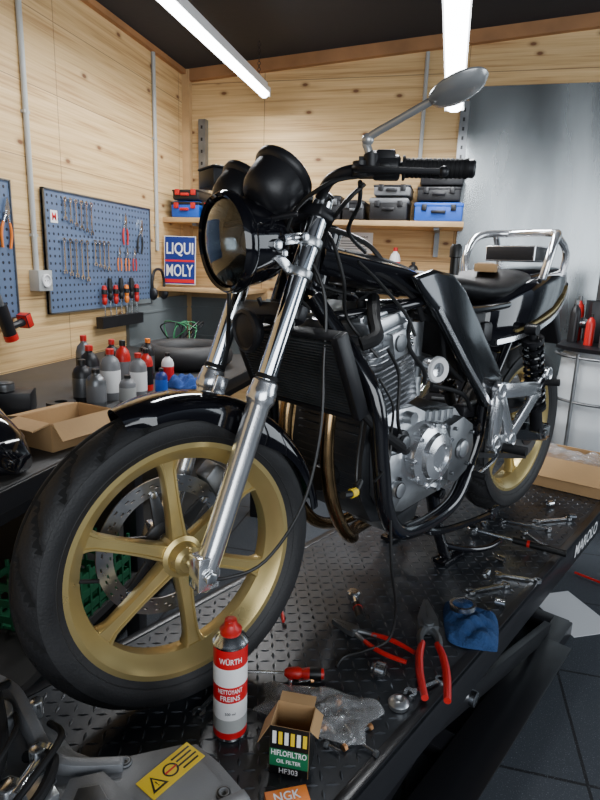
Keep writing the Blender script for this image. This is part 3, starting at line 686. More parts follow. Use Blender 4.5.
BP('speedometer_cable',MB(SM).sweep([(-.24,.05,.96),(-.28,.11,.84),(-.275,.12,.68),(-.25,.14,.55),(-.19,.16,.42),(-.10,.16,.33),(-.03,.13,.305),(-.0,.1,.305)],.0034,'brake_h',n=8))
BP('drain_cable',MB().sweep([(-.43,.20,.33),(-.42,.22,.22),(-.45,.22,.1),(-.43,.22,.03),(-.38,.19,.008),(-.33,.17,.006),(-.29,.18,.006)],.0035,'brake_h',n=8,k=8))
for s in(1,-1):
    mb=MB(); p=Vector(EX@Vector((.085,.065*s,.145)))
    mb.sweep([p,p+Vector((.03,0,-.01)),(-.358,.067*s,.60),(-.348,.07*s,.53),(-.35,.07*s,.45),(-.37,.07*s,.36),(-.415,.065*s,.275),(-.48,.06*s-.01,.215),(-.6,.03*s-.06,.175),(-.85,-.09+.025*s,.165),(-1.0,-.13,.18)],.0165,'bronze',n=16)
    mb.lathe([(.017,-.004),(.028,-.004),(.028,.006),(.017,.006)],'copper',look(p+Vector((.016,0,-.003)),(1,0,-.2)),20)
    BP('exhaust_pipe',mb,label='heat-tinted steel exhaust header')
mb=MB(); mb.lathe([(0,0),(.02,0),(.045,.06),(.05,.1),(.05,.5),(.042,.55),(.02,.56),(.018,.52),(0,.52)],'dalu',look((-.98,-.17,.18),(-1,-.08,.26)),32); BP('muffler',mb)
def loft(rows,m,mb):
    n=len(rows[0]); vs=[v for r in rows for v in r]; fs=[]
    for i in range(len(rows)-1):
        for j in range(n): fs.append((i*n+j,i*n+(j+1)%n,(i+1)*n+(j+1)%n,(i+1)*n+j))
    fs+=[tuple(range(n-1,-1,-1)),tuple((len(rows)-1)*n+j for j in range(n))]
    return mb.add(vs,fs,m)
def ring(x,zc_,hw,hh,n=24,p=2.6):
    o=[]
    for i in range(n):
        a=2*pi*i/n; c,s_=cos(a),sin(a)
        o.append((x,hw*math.copysign(abs(c)**(2/p),c),zc_+hh*math.copysign(abs(s_)**(2/p),s_)))
    return o
mb=MB(); rows=[ring(*r) for r in ((-.645,.835,.04,.012),(-.66,.845,.07,.026),(-.72,.852,.10,.034),(-.82,.845,.12,.032),(-.93,.835,.13,.032),(-1.04,.84,.13,.034),(-1.12,.858,.125,.034),(-1.19,.87,.12,.03),(-1.23,.87,.10,.02))]
loft(rows,'seat',mb); BP('seat',mb,label='black vinyl seat',ang=60)
mb=MB(); rows=[ring(*r,24,4.0) for r in ((-.95,.745,.09,.04),(-.99,.74,.120,.085),(-1.08,.75,.140,.115),(-1.20,.772,.146,.118),(-1.32,.80,.143,.105),(-1.43,.835,.125,.08),(-1.52,.862,.10,.055),(-1.58,.876,.075,.032),(-1.61,.88,.04,.015))]
loft(rows,'gblack',mb); tail=BP('tail_fairing',mb,label='gloss black tail bodywork with silver and gold stripes',ang=60)
for s in(1,-1):
    BP('side_stripe',MB().sweep([(-1.0,.124*s,.69),(-1.08,.142*s,.70),(-1.20,.1475*s,.72),(-1.32,.1445*s,.75),(-1.43,.1265*s,.79),(-1.52,.102*s,.83),(-1.57,.082*s,.855)],1,'polish',k=8,sec=[(-.004,-.007),(.004,-.007),(.004,.007),(-.004,.007)],up=(0,0,1)),tail)
    BP('side_stripe',MB().sweep([(-1.08,.142*s,.72),(-1.20,.1475*s,.742),(-1.32,.1445*s,.772),(-1.43,.1265*s,.81),(-1.52,.102*s,.848)],1,'gold',k=8,sec=[(-.004,-.0035),(.004,-.0035),(.004,.0035),(-.004,.0035)],up=(0,0,1)),tail)
mb=MB(); mb.box((-1.62,0,.88),(.03,.09,.035),'red'); BP('tail_light',mb,tail,bevel=.008)
mb=MB(); mb.prism([(-1.38,.74),(-1.57,.82),(-1.66,.64),(-1.63,.63),(-1.55,.74),(-1.43,.70)],-.06,.06,'plast',XZ); BP('rear_mudguard',mb,bevel=.01)
mb=MB()
gr=[(-1.24,.132,.87),(-1.245,.142,.93),(-1.28,.14,.990),(-1.33,.125,1.014),(-1.39,.08,1.020),(-1.41,0,1.022),(-1.39,-.08,1.020),(-1.33,-.125,1.014),(-1.28,-.14,.990),(-1.245,-.142,.93),(-1.24,-.132,.87)]
mb.sweep(gr,.0125,'polish',n=12,k=6)
for s in(1,-1): mb.sweep([(-1.37,.105*s,1.014),(-1.43,.12*s,.96),(-1.44,.11*s,.88)],.0115,'polish',n=10)
mb.box((-1.33,0,.95),(.12,.17,.05),'plast')
BP('grab_rail',mb,label='silver tubular grab rail',bevel=.004)
mb=MB()
for s in(1,-1):
    mb.sweep([(-.9,.11*s,.44),(-1.1,.115*s,.41),(RX-.01,.115*s,RZ_),(RX-.06,.115*s,RZ_)],1,'frameb',k=6,sec=[(-.014,-.030),(.014,-.030),(.014,.030),(-.014,.030)],up=(0,0,1))
    mb.cyl((RX,.10*s,RZ_),(RX,.145*s,RZ_),.016,'steel'); mb.box((RX-.02,.118*s,RZ_),(.08,.03,.04),'alu')
mb.cyl((-1.02,-.11,.43),(-1.02,.11,.43),.022,'frameb'); BP('swingarm',mb,bevel=.004)
mb=MB(); mb.sweep([(-.86,.10,.50),(-1.1,.10,.49),(-1.33,.10,.465),(-1.43,.10,.43)],1,'plast',k=4,sec=[(-.02,-.02),(.02,-.02),(.02,.016),(-.02,.016)],up=(0,0,1)); BP('chain_guard',mb,bevel=.004)
for s in(1,-1):
    t=Vector((-1.13,.168*s,.725)); b=Vector((-1.28,.158*s,.39)); d=(b-t); L=d.length; dn=d.normalized()
    mb=MB(); mb.cyl(t,b,.012,'black'); mb.cyl(t+dn*.22,b,.02,'black'); mb.cyl(t+Vector((0,-.018,0)),t+Vector((0,.018,0)),.017,'black'); mb.cyl(b+Vector((0,-.018,0)),b+Vector((0,.018,0)),.016,'black'); mb.cyl(t+dn*.03,t+dn*.045,.033,'black')
    mb.cyl(t+dn*.275,t+dn*.285,.033,'black'); sh=BP('shock_absorber',mb)
    mb=MB(look(t+dn*.045,dn)); pts=[]; n=10*14
    for i in range(n+1): a=2*pi*i/14; pts.append((.027*cos(a),.027*sin(a),.23*i/n))
    mb.sweep(pts,.006,'frameb',n=8,k=1); BP('coil_spring',mb,sh)
for s in(1,-1):
    mb=MB(XZ); z0,z1=(.174,.190) if s>0 else (-.190,-.174)
    def bar2(a,b,w):
        a=Vector(a);b=Vector(b);d=(b-a).normalized();n=Vector((-d.y,d.x))*w; mb.prism([tuple(a+n),tuple(a-n),tuple(b-n),tuple(b+n)],z0,z1,'polish')
    bar2((-.92,.565),(-1.20,.54),.022); bar2((-1.20,.54),(-1.02,.405),.020); bar2((-.93,.57),(-.935,.41),.026); bar2((-.935,.41),(-1.03,.40),.024); bar2((-.94,.55),(-1.03,.41),.020); bar2((-1.18,.545),(-1.25,.585),.020)
    for q in((-.93,.565),(-.935,.41),(-1.24,.578),(-1.03,.40)): mb.lathe([(0,z0-.002),(.026,z0-.002),(.026,z1+.004),(.017,z1+.006),(.012,z1+.002),(0,z1+.002)],'polish',Tr(q[0],q[1],0),20)
    fb=BP('footpeg_bracket',mb,label='polished aluminium footrest bracket',bevel=.003)
    BP('footpeg',MB().cyl((-.985,.18*s,.39),(-.995,.255*s,.39),.014,'rubber',n=12),fb); BP('footpeg',MB().cyl((-1.225,.18*s,.555),(-1.235,.23*s,.56),.011,'rubber',n=12),fb)
    if s>0:
        mb=MB(); mb.sweep([(-.96,.19,.40),(-.9,.205,.375),(-.82,.21,.36),(-.78,.215,.36)],.006,'steel',n=8); mb.cyl((-.785,.205,.36),(-.785,.245,.36),.009,'rubber',n=10); BP('shift_lever',mb,fb)
mb=MB()
for s in(1,-1):
    yc=lambda a: a*s-.025
    mb.sweep([(-.84,yc(.075),.26),(-.865,yc(.085),.15),(-.905,yc(.10),.035),(-.925,yc(.102),.022)],[.022,.019,.017,.016],'frameb',n=12)
    mb.box((-.955,yc(.102),.010),(.15,.045,.012),'frameb')
    mb.prism([(-.85,.16),(-.90,.05),(-.96,.016),(-.92,.016)],yc(.102)-.004,yc(.102)+.004,'frameb',XZ)
mb.cyl((-.84,-.12,.25),(-.84,.09,.25),.016,'frameb'); mb.cyl((-.868,-.11,.13),(-.868,.06,.13),.012,'frameb')
mb.sweep([(-.90,.075,.06),(-.97,.12,.040),(-1.05,.15,.032),(-1.12,.155,.036)],.010,'frameb',n=8)
BP('center_stand',mb,bevel=.002)
mb=MB(); mb.sweep([(-.60,.16,.25),(-.68,.17,.21),(-.85,.18,.19),(-.96,.185,.185)],.010,'frameb',n=10); mb.box((-.98,.185,.185),(.05,.012,.035),'frameb'); BP('side_stand',mb,bevel=.002)

# ------------------------------------------------------------------ back wall shelf and cases
mb=MB().box((-.875,3.675,1.645),(1.85,.35,.03),'lwood')
sh=put('wall_shelf',mb,label='long pine shelf screwed to the plywood wall',cat='shelf',bevel=.002)
for x in (-1.6,-.9,-.1): put('shelf_bracket',MB().box((x,3.835,1.55),(.03,.03,.16),'dalu').box((x,3.69,1.622),(.03,.30,.016),'dalu'),sh)
def case(name,x0,x1,z0,z1,body,lidm,lab,cat='tool case',y=3.66,d=.28,latch='black',g='cases on the wall shelf'):
    w=x1-x0;h=z1-z0
    o=put(name,MB().box((0,0,h*.5),(w,d,h),body),label=lab,cat=cat,M=Tr((x0+x1)/2,y,z0+.0005),group=g,bevel=.012)
    put('lid',MB().box((0,0,h*.86),(w+.006,d+.006,h*.22),lidm),o,bevel=.008)
    for s in(-.3,.3): put('latch',MB().box((s*w,-d/2-.005,h*.72),(.03,.012,.035),latch),o,bevel=.003)
    put('handle',MB().box((0,-d/2-.01,h*.5),(w*.3,.02,.016),latch),o,bevel=.003)
    return o
zs=1.66
case('tool_bag',-1.75,-1.56,zs,zs+.1,'blue','black','low blue and black tool bag with red latches',latch='red')
case('tool_case',-1.54,-1.36,zs,zs+.10,'black','black','black plastic tool case with red latches',latch='red')
case('tool_case',-1.74,-1.56,zs+.106,zs+.17,'black','black','flat black case with red latches lying on a bag',latch='red')
case('tool_case',-1.33,-1.08,zs,zs+.10,'plast','red','low dark case with red lid',latch='black')
case('tool_case',-.84,-.66,zs,zs+.14,'plast','black','dark grey tool case with black lid',latch='dalu')
case('tool_case',-.65,-.52,zs,zs+.115,'plast','black','narrow dark tool case with steel latches',latch='dalu')
case('tool_case',-.49,-.27,zs,zs+.13,'black','gplast','black hard plastic tool case with grey lid')
case('tool_case',-.47,-.26,zs+.138,zs+.2,'gplast','black','small grey case on top of a black case')
case('tool_case',-.23,.04,zs,zs+.105,'blue','blue','bright blue stackable tool case',latch='black')
case('tool_case',-.22,.02,zs+.11,zs+.19,'plast','plast','dark grey power tool case on a blue case')
case('tool_case',-.21,.03,zs+.195,zs+.29,'black','gplast','black tool case on top of the stack')
mb=MB().box((-.62,3.846,1.545),(.24,.006,.13),'lwhite'); mb.text('QUALIFICATIONS',look((-.62,3.8428,1.58),(0,-1,0),(0,0,1))@Rz(-pi/2),.18,.014,'lblack')
for i in range(4): mb.box((-.62,3.8426,1.555-.016*i),(.19-.02*(i%2),.001,.005),'dalu')
put('poster',mb,label='small white printed notice on plywood wall',cat='poster')
mb=MB().box((-1.5,3.62,1.215),(.6,.42,.025),'lwood'); mb.box((-1.5,3.83,1.175),(.6,.04,.05),'lwood')
put('wall_shelf',mb,label='short pine shelf below the long shelf',cat='shelf',bevel=.002)
SX=look((-1.672,3.475,1.395),(.12,-1,.06),(0,0,1))@Rz(-pi/2)
mb=MB(SX); w,h=.205,.30
def prect(mb,cx,cy,w,h,m,z): mb.box((cx,cy,z),(w,h,.0008),m)
mb.box((0,0,-.004),(w,h,.006),'lwhite'); prect(mb,0,0,w-.008,h-.008,'navy',-.0006)
prect(mb,0,-.002,w-.008,.012,'lred',.0); prect(mb,0,-.128,w-.008,.022,'lred',0)
mb.text('LIQUI',Tr(0,.068,.0006),w-.03,.085,'lwhite'); mb.text('MOLY',Tr(0,-.062,.0006),w-.03,.075,'lwhite')
put('sign',mb,label='blue white and red oil brand sign standing on small shelf',cat='sign')
def chest(x0,x1,y0,h,lab):
    w=x1-x0;d=3.82-y0
    o=put('tool_chest',MB().box((0,0,h/2+.05),(w,d,h-.1),'black').box((0,0,h+.01),(w+.02,d+.02,.03),'bwood'),label=lab,cat='tool chest',M=Tr((x0+x1)/2,y0+d/2,0),group='tool chests by the rear wall',bevel=.006)
    n=5
    for i in range(n):
        hh=(h-.16)/n; z=.11+hh*(i+.5)
        dr=put('drawer',MB().box((0,-d/2-.008,z),(w-.05,.016,hh-.012),'liftb'),o,bevel=.003); put('drawer_handle',MB().box((0,-d/2-.024,z+hh*.3),(w-.12,.016,.014),'dalu'),dr,bevel=.002)
    for sx in(-1,1):
        for sy in(-1,1): put('caster',MB().cyl((sx*(w/2-.07)-.012,sy*(d/2-.08),.03),(sx*(w/2-.07)+.012,sy*(d/2-.08),.03),.03,'rubber',n=20).box((sx*(w/2-.07),sy*(d/2-.08),.06),(.05,.05,.02),'dalu'),o)
chest(-.70,-.14,3.3,.92,'black roller tool chest against the rear wall'); chest(-.10,.46,3.3,.92,'black roller tool chest beside the metal sheet wall')

# pegboards
def pegboard(y0,y1,lab):
    w=y1-y0; X=Matrix(((0,0,1,-1.785),(1,0,0,(y0+y1)/2),(0,1,0,1.41),(0,0,0,1)))
    mb=MB().box((0,0,0),(w,.56,.012),'peg')
    for s in(1,-1): mb.box((0,s*.277,.004),(w,.006,.018),'dalu').box((s*(w/2-.003),0,.004),(.006,.56,.018),'dalu')
    return put('pegboard',mb,label=lab,cat='pegboard',M=X,group='blue-grey pegboards')
pegboard(2.33,3.29,'blue-grey perforated steel tool board with spanners'); pegboard(1.16,2.13,'blue-grey perforated steel tool board with pliers')
PX=-1.770
mb=MB(); mb.box((0,0,0),(.05,.055,.001),'lwhite',None); mb.text('M',Tr(0,0,.0004),.03,.035,'lred')
put('sticker',mb,label='small white sticker with red letter on tool board',cat='sticker',M=Matrix(((0,0,1,-1.7775),(1,0,0,2.4),(0,1,0,1.57),(0,0,0,1))))
def wrench_mb(L,w=.012,m='steel'):
    mb=MB(); t=.0035
    mb.box((0,0,0),(L*.8,w*.75,t*1.6),m)
    mb.lathe([(w*.55,-t*1.3),(w*1.0,-t*1.3),(w*1.0,t*1.3),(w*.55,t*1.3),(w*.55,-t*1.3)],m,Tr(L*.43,0,0),16)
    pts=[]
    for i in range(13): a=rad(40+280*i/12); pts.append((w*1.15*cos(a),w*1.15*sin(a)))
    for i in range(12,-1,-1): a=rad(50+260*i/12); pts.append((w*.55*cos(a),w*.55*sin(a)))
    n=13
    vs=[(x,y,z) for z in(-t,t) for x,y in pts]; N2=len(pts); fs=[]
    for i in range(n-1):
        for b in (0,N2): fs.append((b+i,b+i+1,b+N2-2-i,b+N2-1-i))
    for i in range(N2): fs.append((i,(i+1)%N2,N2+(i+1)%N2,N2+i))
    mb.add(vs,fs,m,Tr(-L*.43,0,0)@Rz(rad(180)))
    return mb
def pliers(name,L,hm,lab,M,group=None,headm='steel',hw=1.0,gr_=1.0):
    mb=MB(); t=.006*L/.2; s=L/.2
    for q in(1,-1):
        mb.prism([(0,-.012*s),(q*.014*s,-.006*s),(q*.014*s,.012*s),(q*.009*s,.035*s),(q*.003*s,.058*s),(0.0005*q,.058*s),(0.0005*q,.01*s)],-t,t,headm)
        mb.sweep([(q*.004*s,-.005*s,0),(q*.012*s,-.025*s,0),(q*.02*s*hw,-.05*s,0)],[.006*s,.005*s,.004*s],headm,n=8)
    mb.cyl((0,0,-t*1.4),(0,0,t*1.4),.008*s,headm,n=14)
    o=put(name,mb,label=lab,cat='hand tool',M=M,group=group)
    for q in(1,-1):
        mb=MB(); mb.sweep([(q*.017*s*hw,-.038*s,0),(q*.026*s*hw,-.065*s,0),(q*.028*s*hw,-.1*s,0),(q*.022*s*hw,-.142*s,0)],[.0050*s*gr_,.0060*s*gr_,.0058*s*gr_,.0052*s*gr_],hm,n=10); put('handle_grip',mb,o)
    return o
def screwdriver(L,hm,lab,M,group=None,name='screwdriver'):
    mb=MB(); mb.cyl((0,0,0),(L*.55,0,0),.003,'steel',n=8)
    o=put(name,mb,label=lab,cat='hand tool',M=M,group=group)
    mb=MB(); mb.lathe([(0,0),(.007,0),(.012,.008),(.0135,.03),(.010,.038),(.0135,.05),(.014,L*.36),(.011,L*.43),(0,L*.44)],hm,look((L*.53,0,0),(1,0,0)),14); mb.lathe([(.0142,.055),(.0146,.06),(.0146,.075),(.0142,.08)],'lblack',look((L*.53,0,0),(1,0,0)),14); put('handle',mb,o)
    return o
def PW(y,z,rot=-90,x=PX):
    return Matrix(((0,0,1,x),(1,0,0,y),(0,1,0,z),(0,0,0,1)))@Rz(rad(rot))
def wrenches(lst,lab,grp):
    for (y,z,L) in lst:
        put('wrench',wrench_mb(L,.011+.01*(L-.1)),label=lab,cat='wrench',M=PW(y,z-L/2+.06,90),group=grp)
wrenches([(2.47+.042*i,1.60,.10+.012*i) for i in range(6)],'small chrome combination wrench hanging on tool board','small wrenches on tool board')
wrenches([(2.45+.045*i,1.42,.17+.01*i) for i in range(5)]+[(2.70+.04*i,1.42,.13+.008*i) for i in range(4)],'long chrome combination wrench hanging on tool board','long wrenches on tool board')
pliers('pliers',.17,'red','red-handled pliers hanging on tool board',PW(3.0,1.59,0),'pliers on the tool boards')
pliers('pliers',.19,'lblack','black-handled pliers hanging on tool board',PW(3.17,1.56,-8),'pliers on the tool boards')
for i in range(3): pliers('pliers',.13,'orange' if i<2 else 'red','small orange-handled pliers hanging on tool board' if i<2 else 'small red-handled pliers hanging on tool board',PW(2.93+.08*i,1.42,0),'pliers on the tool boards')
cols=['red','lblack','red','lblack','orange','lblack','red']
for i in range(7): screwdriver(.27 if i%2 else .23,cols[i],'screwdriver standing in a rack under the tool board',PW(2.74+.055*i,1.03,90,-1.752),'screwdrivers in the rack')
mb=MB().box((0,0,-.010),(.42,.06,.04),'black'); put('screwdriver_rack',mb,label='narrow black rack holding screwdrivers under tool board',cat='rack',M=Matrix(((0,0,1,-1.745),(1,0,0,2.9),(0,1,0,1.06),(0,0,0,1))))
for i,(y,c,a) in enumerate(((2.00,'lblack',5),(2.09,'orange',-5),(1.88,'red',0))): pliers('pliers',.2,c,'large pliers hanging on tool board beside the conduit',PW(y,1.56 if i<2 else 1.5,a),'pliers on the tool boards')
wrenches([(1.5+.05*i,1.55,.14) for i in range(6)],'chrome wrench hanging on tool board','wrenches on the second tool board')
e=put('cordless_drill',MB().cyl((0,-.06,0),(0,.08,0),.026,'black').cyl((0,.08,0),(0,.12,0),.016,'dalu').cyl((0,-.075,0),(0,-.05,0),.028,'red'),label='red and black cordless drill hanging under tool board',cat='drill',M=PW(2.0,1.12,20,-1.735))
put('handle',MB().sweep([(0,-.02,0),(.05,-.03,0),(.09,-.035,0)],[.016,.015,.018],'black',n=10).box((.105,-.035,0),(.035,.06,.05),'red'),e,bevel=.003)
mb=MB(); mb.sweep([(0,-.07,0),(0,-.075,.07),(0,-.04,.13),(0,.04,.13),(0,.075,.07),(0,.07,0)],.009,'black',n=8)
o=put('ear_defenders',mb,label='black ear defenders hanging on the wall hook',cat='ear defenders',M=Tr(-1.765,3.36,1.20))
for s in(1,-1): put('ear_cup',MB().sphere((0,0,0),.04,'black',16,(.8,.5,1),Tr(0,s*.07,-.01)),o)

# ------------------------------------------------------------------ left workbench
bn=put('workbench',MB().box((-1.34,1.55,.885),(.90,2.9,.03),'bwood').box((-.888,1.55,.875),(.012,2.9,.05),'liftb'),label='long dark workbench along the plywood wall',cat='workbench',bevel=.002)
for x in(-.95,-1.74):
    for y in(.2,1.6,2.9): put('bench_leg',MB().box((x,y,.435),(.05,.05,.87),'liftb'),bn,bevel=.003)
put('bench_rail',MB().box((-1.34,1.55,.82),(.82,2.8,.05),'liftb'),bn)
put('bench_shelf',MB().box((-1.34,1.55,.36),(.84,2.8,.025),'bwood'),bn)
def bottle(x,y,z,r,h,body,cap,lab,labelm=None,kind='oil_bottle',g='bottles on the workbench'):
    mb=MB(); mb.lathe([(0,0),(r,0),(r*1.02,.008),(r*1.02,h*.68),(r*.8,h*.8),(r*.38,h*.87),(r*.36,h*.92)],body,None,24)
    if labelm: mb.lathe([(r*1.03,h*.15),(r*1.035,h*.16),(r*1.035,h*.58),(r*1.03,h*.59)],labelm,None,24)
    o=put(kind,mb,label=lab,cat='bottle' if 'bottle' in kind else 'spray can',M=Tr(x,y,z+.0005),group=g)
    put('cap',MB().lathe([(0,h*.90),(r*.42,h*.90),(r*.42,h),(r*.3,h*1.01),(0,h*1.01)],cap,None,16),o)
    return o
ZB=.90
B_=[(-1.20,1.72,.032,.15,'black','lblack','black oil bottle standing on the workbench','dalu'),(-1.14,1.80,.034,.18,'gplast','red','dark grey bottle with red cap','lwhite'),
(-1.12,1.68,.032,.13,'dalu','lblack','grey metal bottle on the workbench','gplast'),(-1.18,1.95,.028,.19,'red','lblack','red spray bottle standing on the workbench','gplast'),(-1.07,1.87,.030,.16,'gplast','red','grey bottle with red cap','lwhite'),
(-1.05,1.76,.028,.10,'gplast','lblack','squat grey bottle on the workbench','pvc'),(-1.10,1.98,.026,.16,'red','lblack','small red and black spray can','lblack'),(-1.25,1.84,.034,.18,'black','red','tall black bottle with red cap','dalu'),
(-1.01,1.93,.022,.10,'navy','lblack','small blue bottle on the workbench','blue'),(-1.27,2.02,.028,.18,'lblack','red','slim black bottle with red cap','navy'),(-1.16,2.07,.028,.15,'dalu','lblack','grey spray can with black cap','lblack'),
(-1.34,1.94,.030,.2,'dalu','red','tall grey bottle with red cap','lblack'),(-1.07,2.10,.024,.13,'white','lblack','small white bottle with black cap','lred'),(-1.20,2.18,.026,.17,'black','orange','black bottle with orange cap','dalu')]
for x,y,r,h,b_,c_,l_,lm in B_: bottle(x,y,ZB,r,h,b_,c_,l_,lm)
def openbox(w,d,h,M,lab,m='card',fa=(50,120,60,130)):
    mb=MB(); t=.004
    mb.box((0,0,t/2),(w,d,t),m); mb.box((w/2,0,h/2),(t,d,h),m).box((-w/2,0,h/2),(t,d,h),m).box((0,d/2,h/2),(w,t,h),m).box((0,-d/2,h/2),(w,t,h),m)
    o=put('cardboard_box',mb,label=lab,cat='box',M=M)
    f=min(w,d)*.42
    for i,(c,ax,le) in enumerate((((w/2,0),(0),d),((-w/2,0),pi,d),((0,d/2),pi/2,w),((0,-d/2),-pi/2,w))):
        X=Tr(c[0],c[1],h)@Rz(ax)@Ry(-rad(90-fa[i]))
        put('flap',MB(X).box((f/2,0,0),(f,le-.006,t),m),o)
    return o
openbox(.20,.13,.075,Tr(-.985,1.33,ZB+.0015)@Rz(rad(76)),'open cardboard box on the workbench',fa=(110,100,100,140))
put('paper_sheet',MB().box((0,0,.001),(.10,.15,.002),'paper').box((.01,.01,.004),(.08,.12,.003),'lwhite'),label='white paper sheets lying in the open box',cat='paper',M=Tr(-.985,1.33,ZB+.007)@Rz(-.24))
put('paper_sheet',MB().box((0,0,.001),(.12,.18,.002),'paper').box((.0,.04,.0022),(.08,.004,.0004),'lblack').box((.0,.02,.0022),(.08,.004,.0004),'lblack').box((.0,.0,.0022),(.08,.004,.0004),'lblack'),label='printed paper sheet lying on the workbench',cat='paper',M=Tr(-1.18,1.38,ZB)@Rz(.5))
mb=MB().box((0,0,.035),(.16,.1,.07),'black').cyl((0,-.02,.07),(0,-.02,.10),.03,'dalu'); put('battery',mb,label='black motorcycle battery standing on the workbench',cat='battery',M=Tr(-1.34,1.52,ZB+.0005)@Rz(.5),bevel=.005)
mb=MB().lathe([(.02,0),(.045,0),(.045,.04),(.02,.04),(.02,0)],'lblack',None,24); put('tape_roll',mb,label='black roll of tape on the workbench',cat='tape',M=Tr(-1.17,1.56,ZB+.0005))
mb=MB(); rows=[]
for x,zc_,hw,hh in ((-.16,.05,.02,.02),(-.06,.08,.07,.05),(.08,.11,.10,.085),(.22,.12,.105,.09),(.34,.10,.09,.07),(.42,.07,.06,.045),(.455,.05,.03,.02)): rows.append(ring(x,zc_,hw,hh,24,2.9))
loft(rows,'gblack',mb); put('fuel_tank',mb,label='gloss black painted fuel tank resting on the workbench',cat='motorcycle part',M=Tr(-1.36,1.06,ZB-.022)@Rz(rad(0)),ang=60)
mb=MB(); mb.torus(Tr(0,0,.055),.17,.055,'tire',48,14); put('spare_tire',mb,label='black tire lying flat on the workbench',cat='tire',M=Tr(-1.20,2.55,ZB))
def cloth(M,lab,sx,sy,h,m='cloth',seed=1,name='cloth',cat='cloth',wv=.05):
    random.seed(seed); n=36; vs=[];fs=[]; ph=[random.random()*6 for _ in range(8)]
    for i in range(n+1):
        for j in range(n+1):
            u=i/n*2-1; v=j/n*2-1
            e=max(0,1-max(abs(u),abs(v))**6)
            rdg=abs(sin(3.4*u+1.8*v+ph[0]+.6*sin(2.5*v)))**1.5
            z=h*(.15+.6*rdg*abs(cos(1.7*v-1.1*u+ph[1]))+.25*abs(sin(6*u-4*v+ph[2])))*e+.001
            k_=(1-.18*(u*u*v*v))
            vs.append((sx*u*k_*(1+wv*sin(3*v+ph[3])),sy*v*k_*(1+wv*sin(2.4*u+ph[4]))+sx*.1*u,z))
    for i in range(n):
        for j in range(n): fs.append((i*(n+1)+j,(i+1)*(n+1)+j,(i+1)*(n+1)+j+1,i*(n+1)+j+1))
    return put(name,MB().add(vs,fs,m),label=lab,cat=cat,M=M,ang=80,mods=[('SOLIDIFY',dict(thickness=.002 if m!='bag' else .0005,offset=1)),('SUBSURF',dict(levels=1,render_levels=1))])
cloth(Tr(-.995,2.12,ZB),'crumpled blue shop cloth on the workbench',.08,.08,.05,'bcloth',4)
mb=MB()
for k in range(4):
    pts=[(random.uniform(-.12,.12),random.uniform(-.1,.1),.02+.16*abs(sin(q*1.1+k))) for q in range(6)]
    mb.sweep(pts,.0035,'ghose' if k%2 else 'black',n=6,k=8)
put('coiled_hose',mb,label='tangled green and black thin hoses on the workbench',cat='hose',M=Tr(-1.38,2.87,ZB+.002))
mb=MB(); w,d,h=.34,.24,.16
mb.box((0,0,.004),(w,d,.008),'green')
for i in range(3):
    z=.03+i*.05
    for s in(1,-1): mb.box((0,s*d/2,z),(w,.006,.022),'green').box((s*w/2,0,z),(.006,d,.022),'green')
for i in range(9):
    for s in(1,-1): mb.box((-w/2+i*w/8,s*d/2,h/2),(.008,.008,h),'green')
for i in range(7):
    for s in(1,-1): mb.box((s*w/2,-d/2+i*d/6,h/2),(.008,.008,h),'green')
put('plastic_crate',mb,label='green slatted plastic crate on the bench shelf',cat='crate',M=Tr(-1.05,1.36,.373)@Rz(1.57))
o=put('toolbox',MB().box((0,0,.07),(.26,.18,.14),'red'),label='red metal toolbox on the bench shelf',cat='toolbox',M=Tr(-1.32,1.12,.373)@Rz(1.5),bevel=.008); put('handle',MB().sweep([(-.06,0,.14),(-.06,0,.17),(.06,0,.17),(.06,0,.14)],.006,'lblack',n=8,k=3),o)

# ------------------------------------------------------------------ right side: drum, box
DX=Tr(.84,3.34,0)
mb=MB(); mb.lathe([(0,.45),(.20,.45),(.215,.47),(.22,.6),(.225,.62),(.22,.64),(.22,.82),(.225,.84),(.22,.86),(.215,.98),(.2,1.0),(.2,1.01),(0,1.01)],'drum',None,40)
dr=put('plastic_drum',mb,label='white plastic drum in a metal trolley frame',cat='drum',M=DX)
mb=MB()
for a in(45,135,225,315):
    c,s=cos(rad(a))*.245,sin(rad(a))*.245; mb.cyl((c,s,.0),(c,s,1.0),.010,'dalu',n=10)
for z in(.43,.75,.98): mb.torus(Tr(0,0,z),.245,.008,'dalu',32,8)
mb.lathe([(0,.43),(.24,.43),(.24,.447),(0,.447)],'dalu',None,32); put('trolley_frame',mb,dr)
mb=MB(); mb.lathe([(.0,.0),(.25,.0),(.255,.02),(.23,.03),(0,.03)],'black',Tr(0,0,1.01),32); put('lid',mb,dr)
mb=MB().box((0,0,.11),(.16,.14,.22),'black').cyl((0,0,.22),(0,0,.38),.05,'dalu').cyl((-.08,0,.1),(-.13,0,.1),.03,'steel').sweep([(.05,0,.24),(.1,0,.38),(.2,.02,.3),(.22,.02,.1)],.008,'rubber',n=8)
put('transfer_pump',mb,label='black and steel fluid pump standing on the drum',cat='pump',M=DX@Tr(-.02,.09,1.0405),bevel=.006)
Zd=1.0405
bottle(.72,3.24,Zd,.022,.16,'red','lblack','red spray can on the drum',kind='spray_can',g='cans on the drum'); bottle(.665,3.36,Zd,.026,.22,'black','dalu','black can with grey cap on the drum',kind='spray_can',g='cans on the drum'); bottle(.775,3.165,Zd,.022,.12,'dalu','lblack','short grey can on the drum',kind='spray_can',g='cans on the drum'); bottle(.70,3.46,Zd,.026,.24,'red','dalu','tall red can with grey cap on the drum',kind='spray_can',g='cans on the drum')
tb=put('toolbox',MB().box((0,0,.07),(.18,.11,.14),'black').box((0,0,.15),(.185,.115,.03),'red'),label='small black toolbox with red lid on the drum',cat='toolbox',M=Tr(.91,3.19,Zd)@Rz(.3),bevel=.005); put('handle',MB().sweep([(-.05,0,.165),(-.05,0,.195),(.05,0,.195),(.05,0,.165)],.006,'lblack',n=8,k=3),tb)
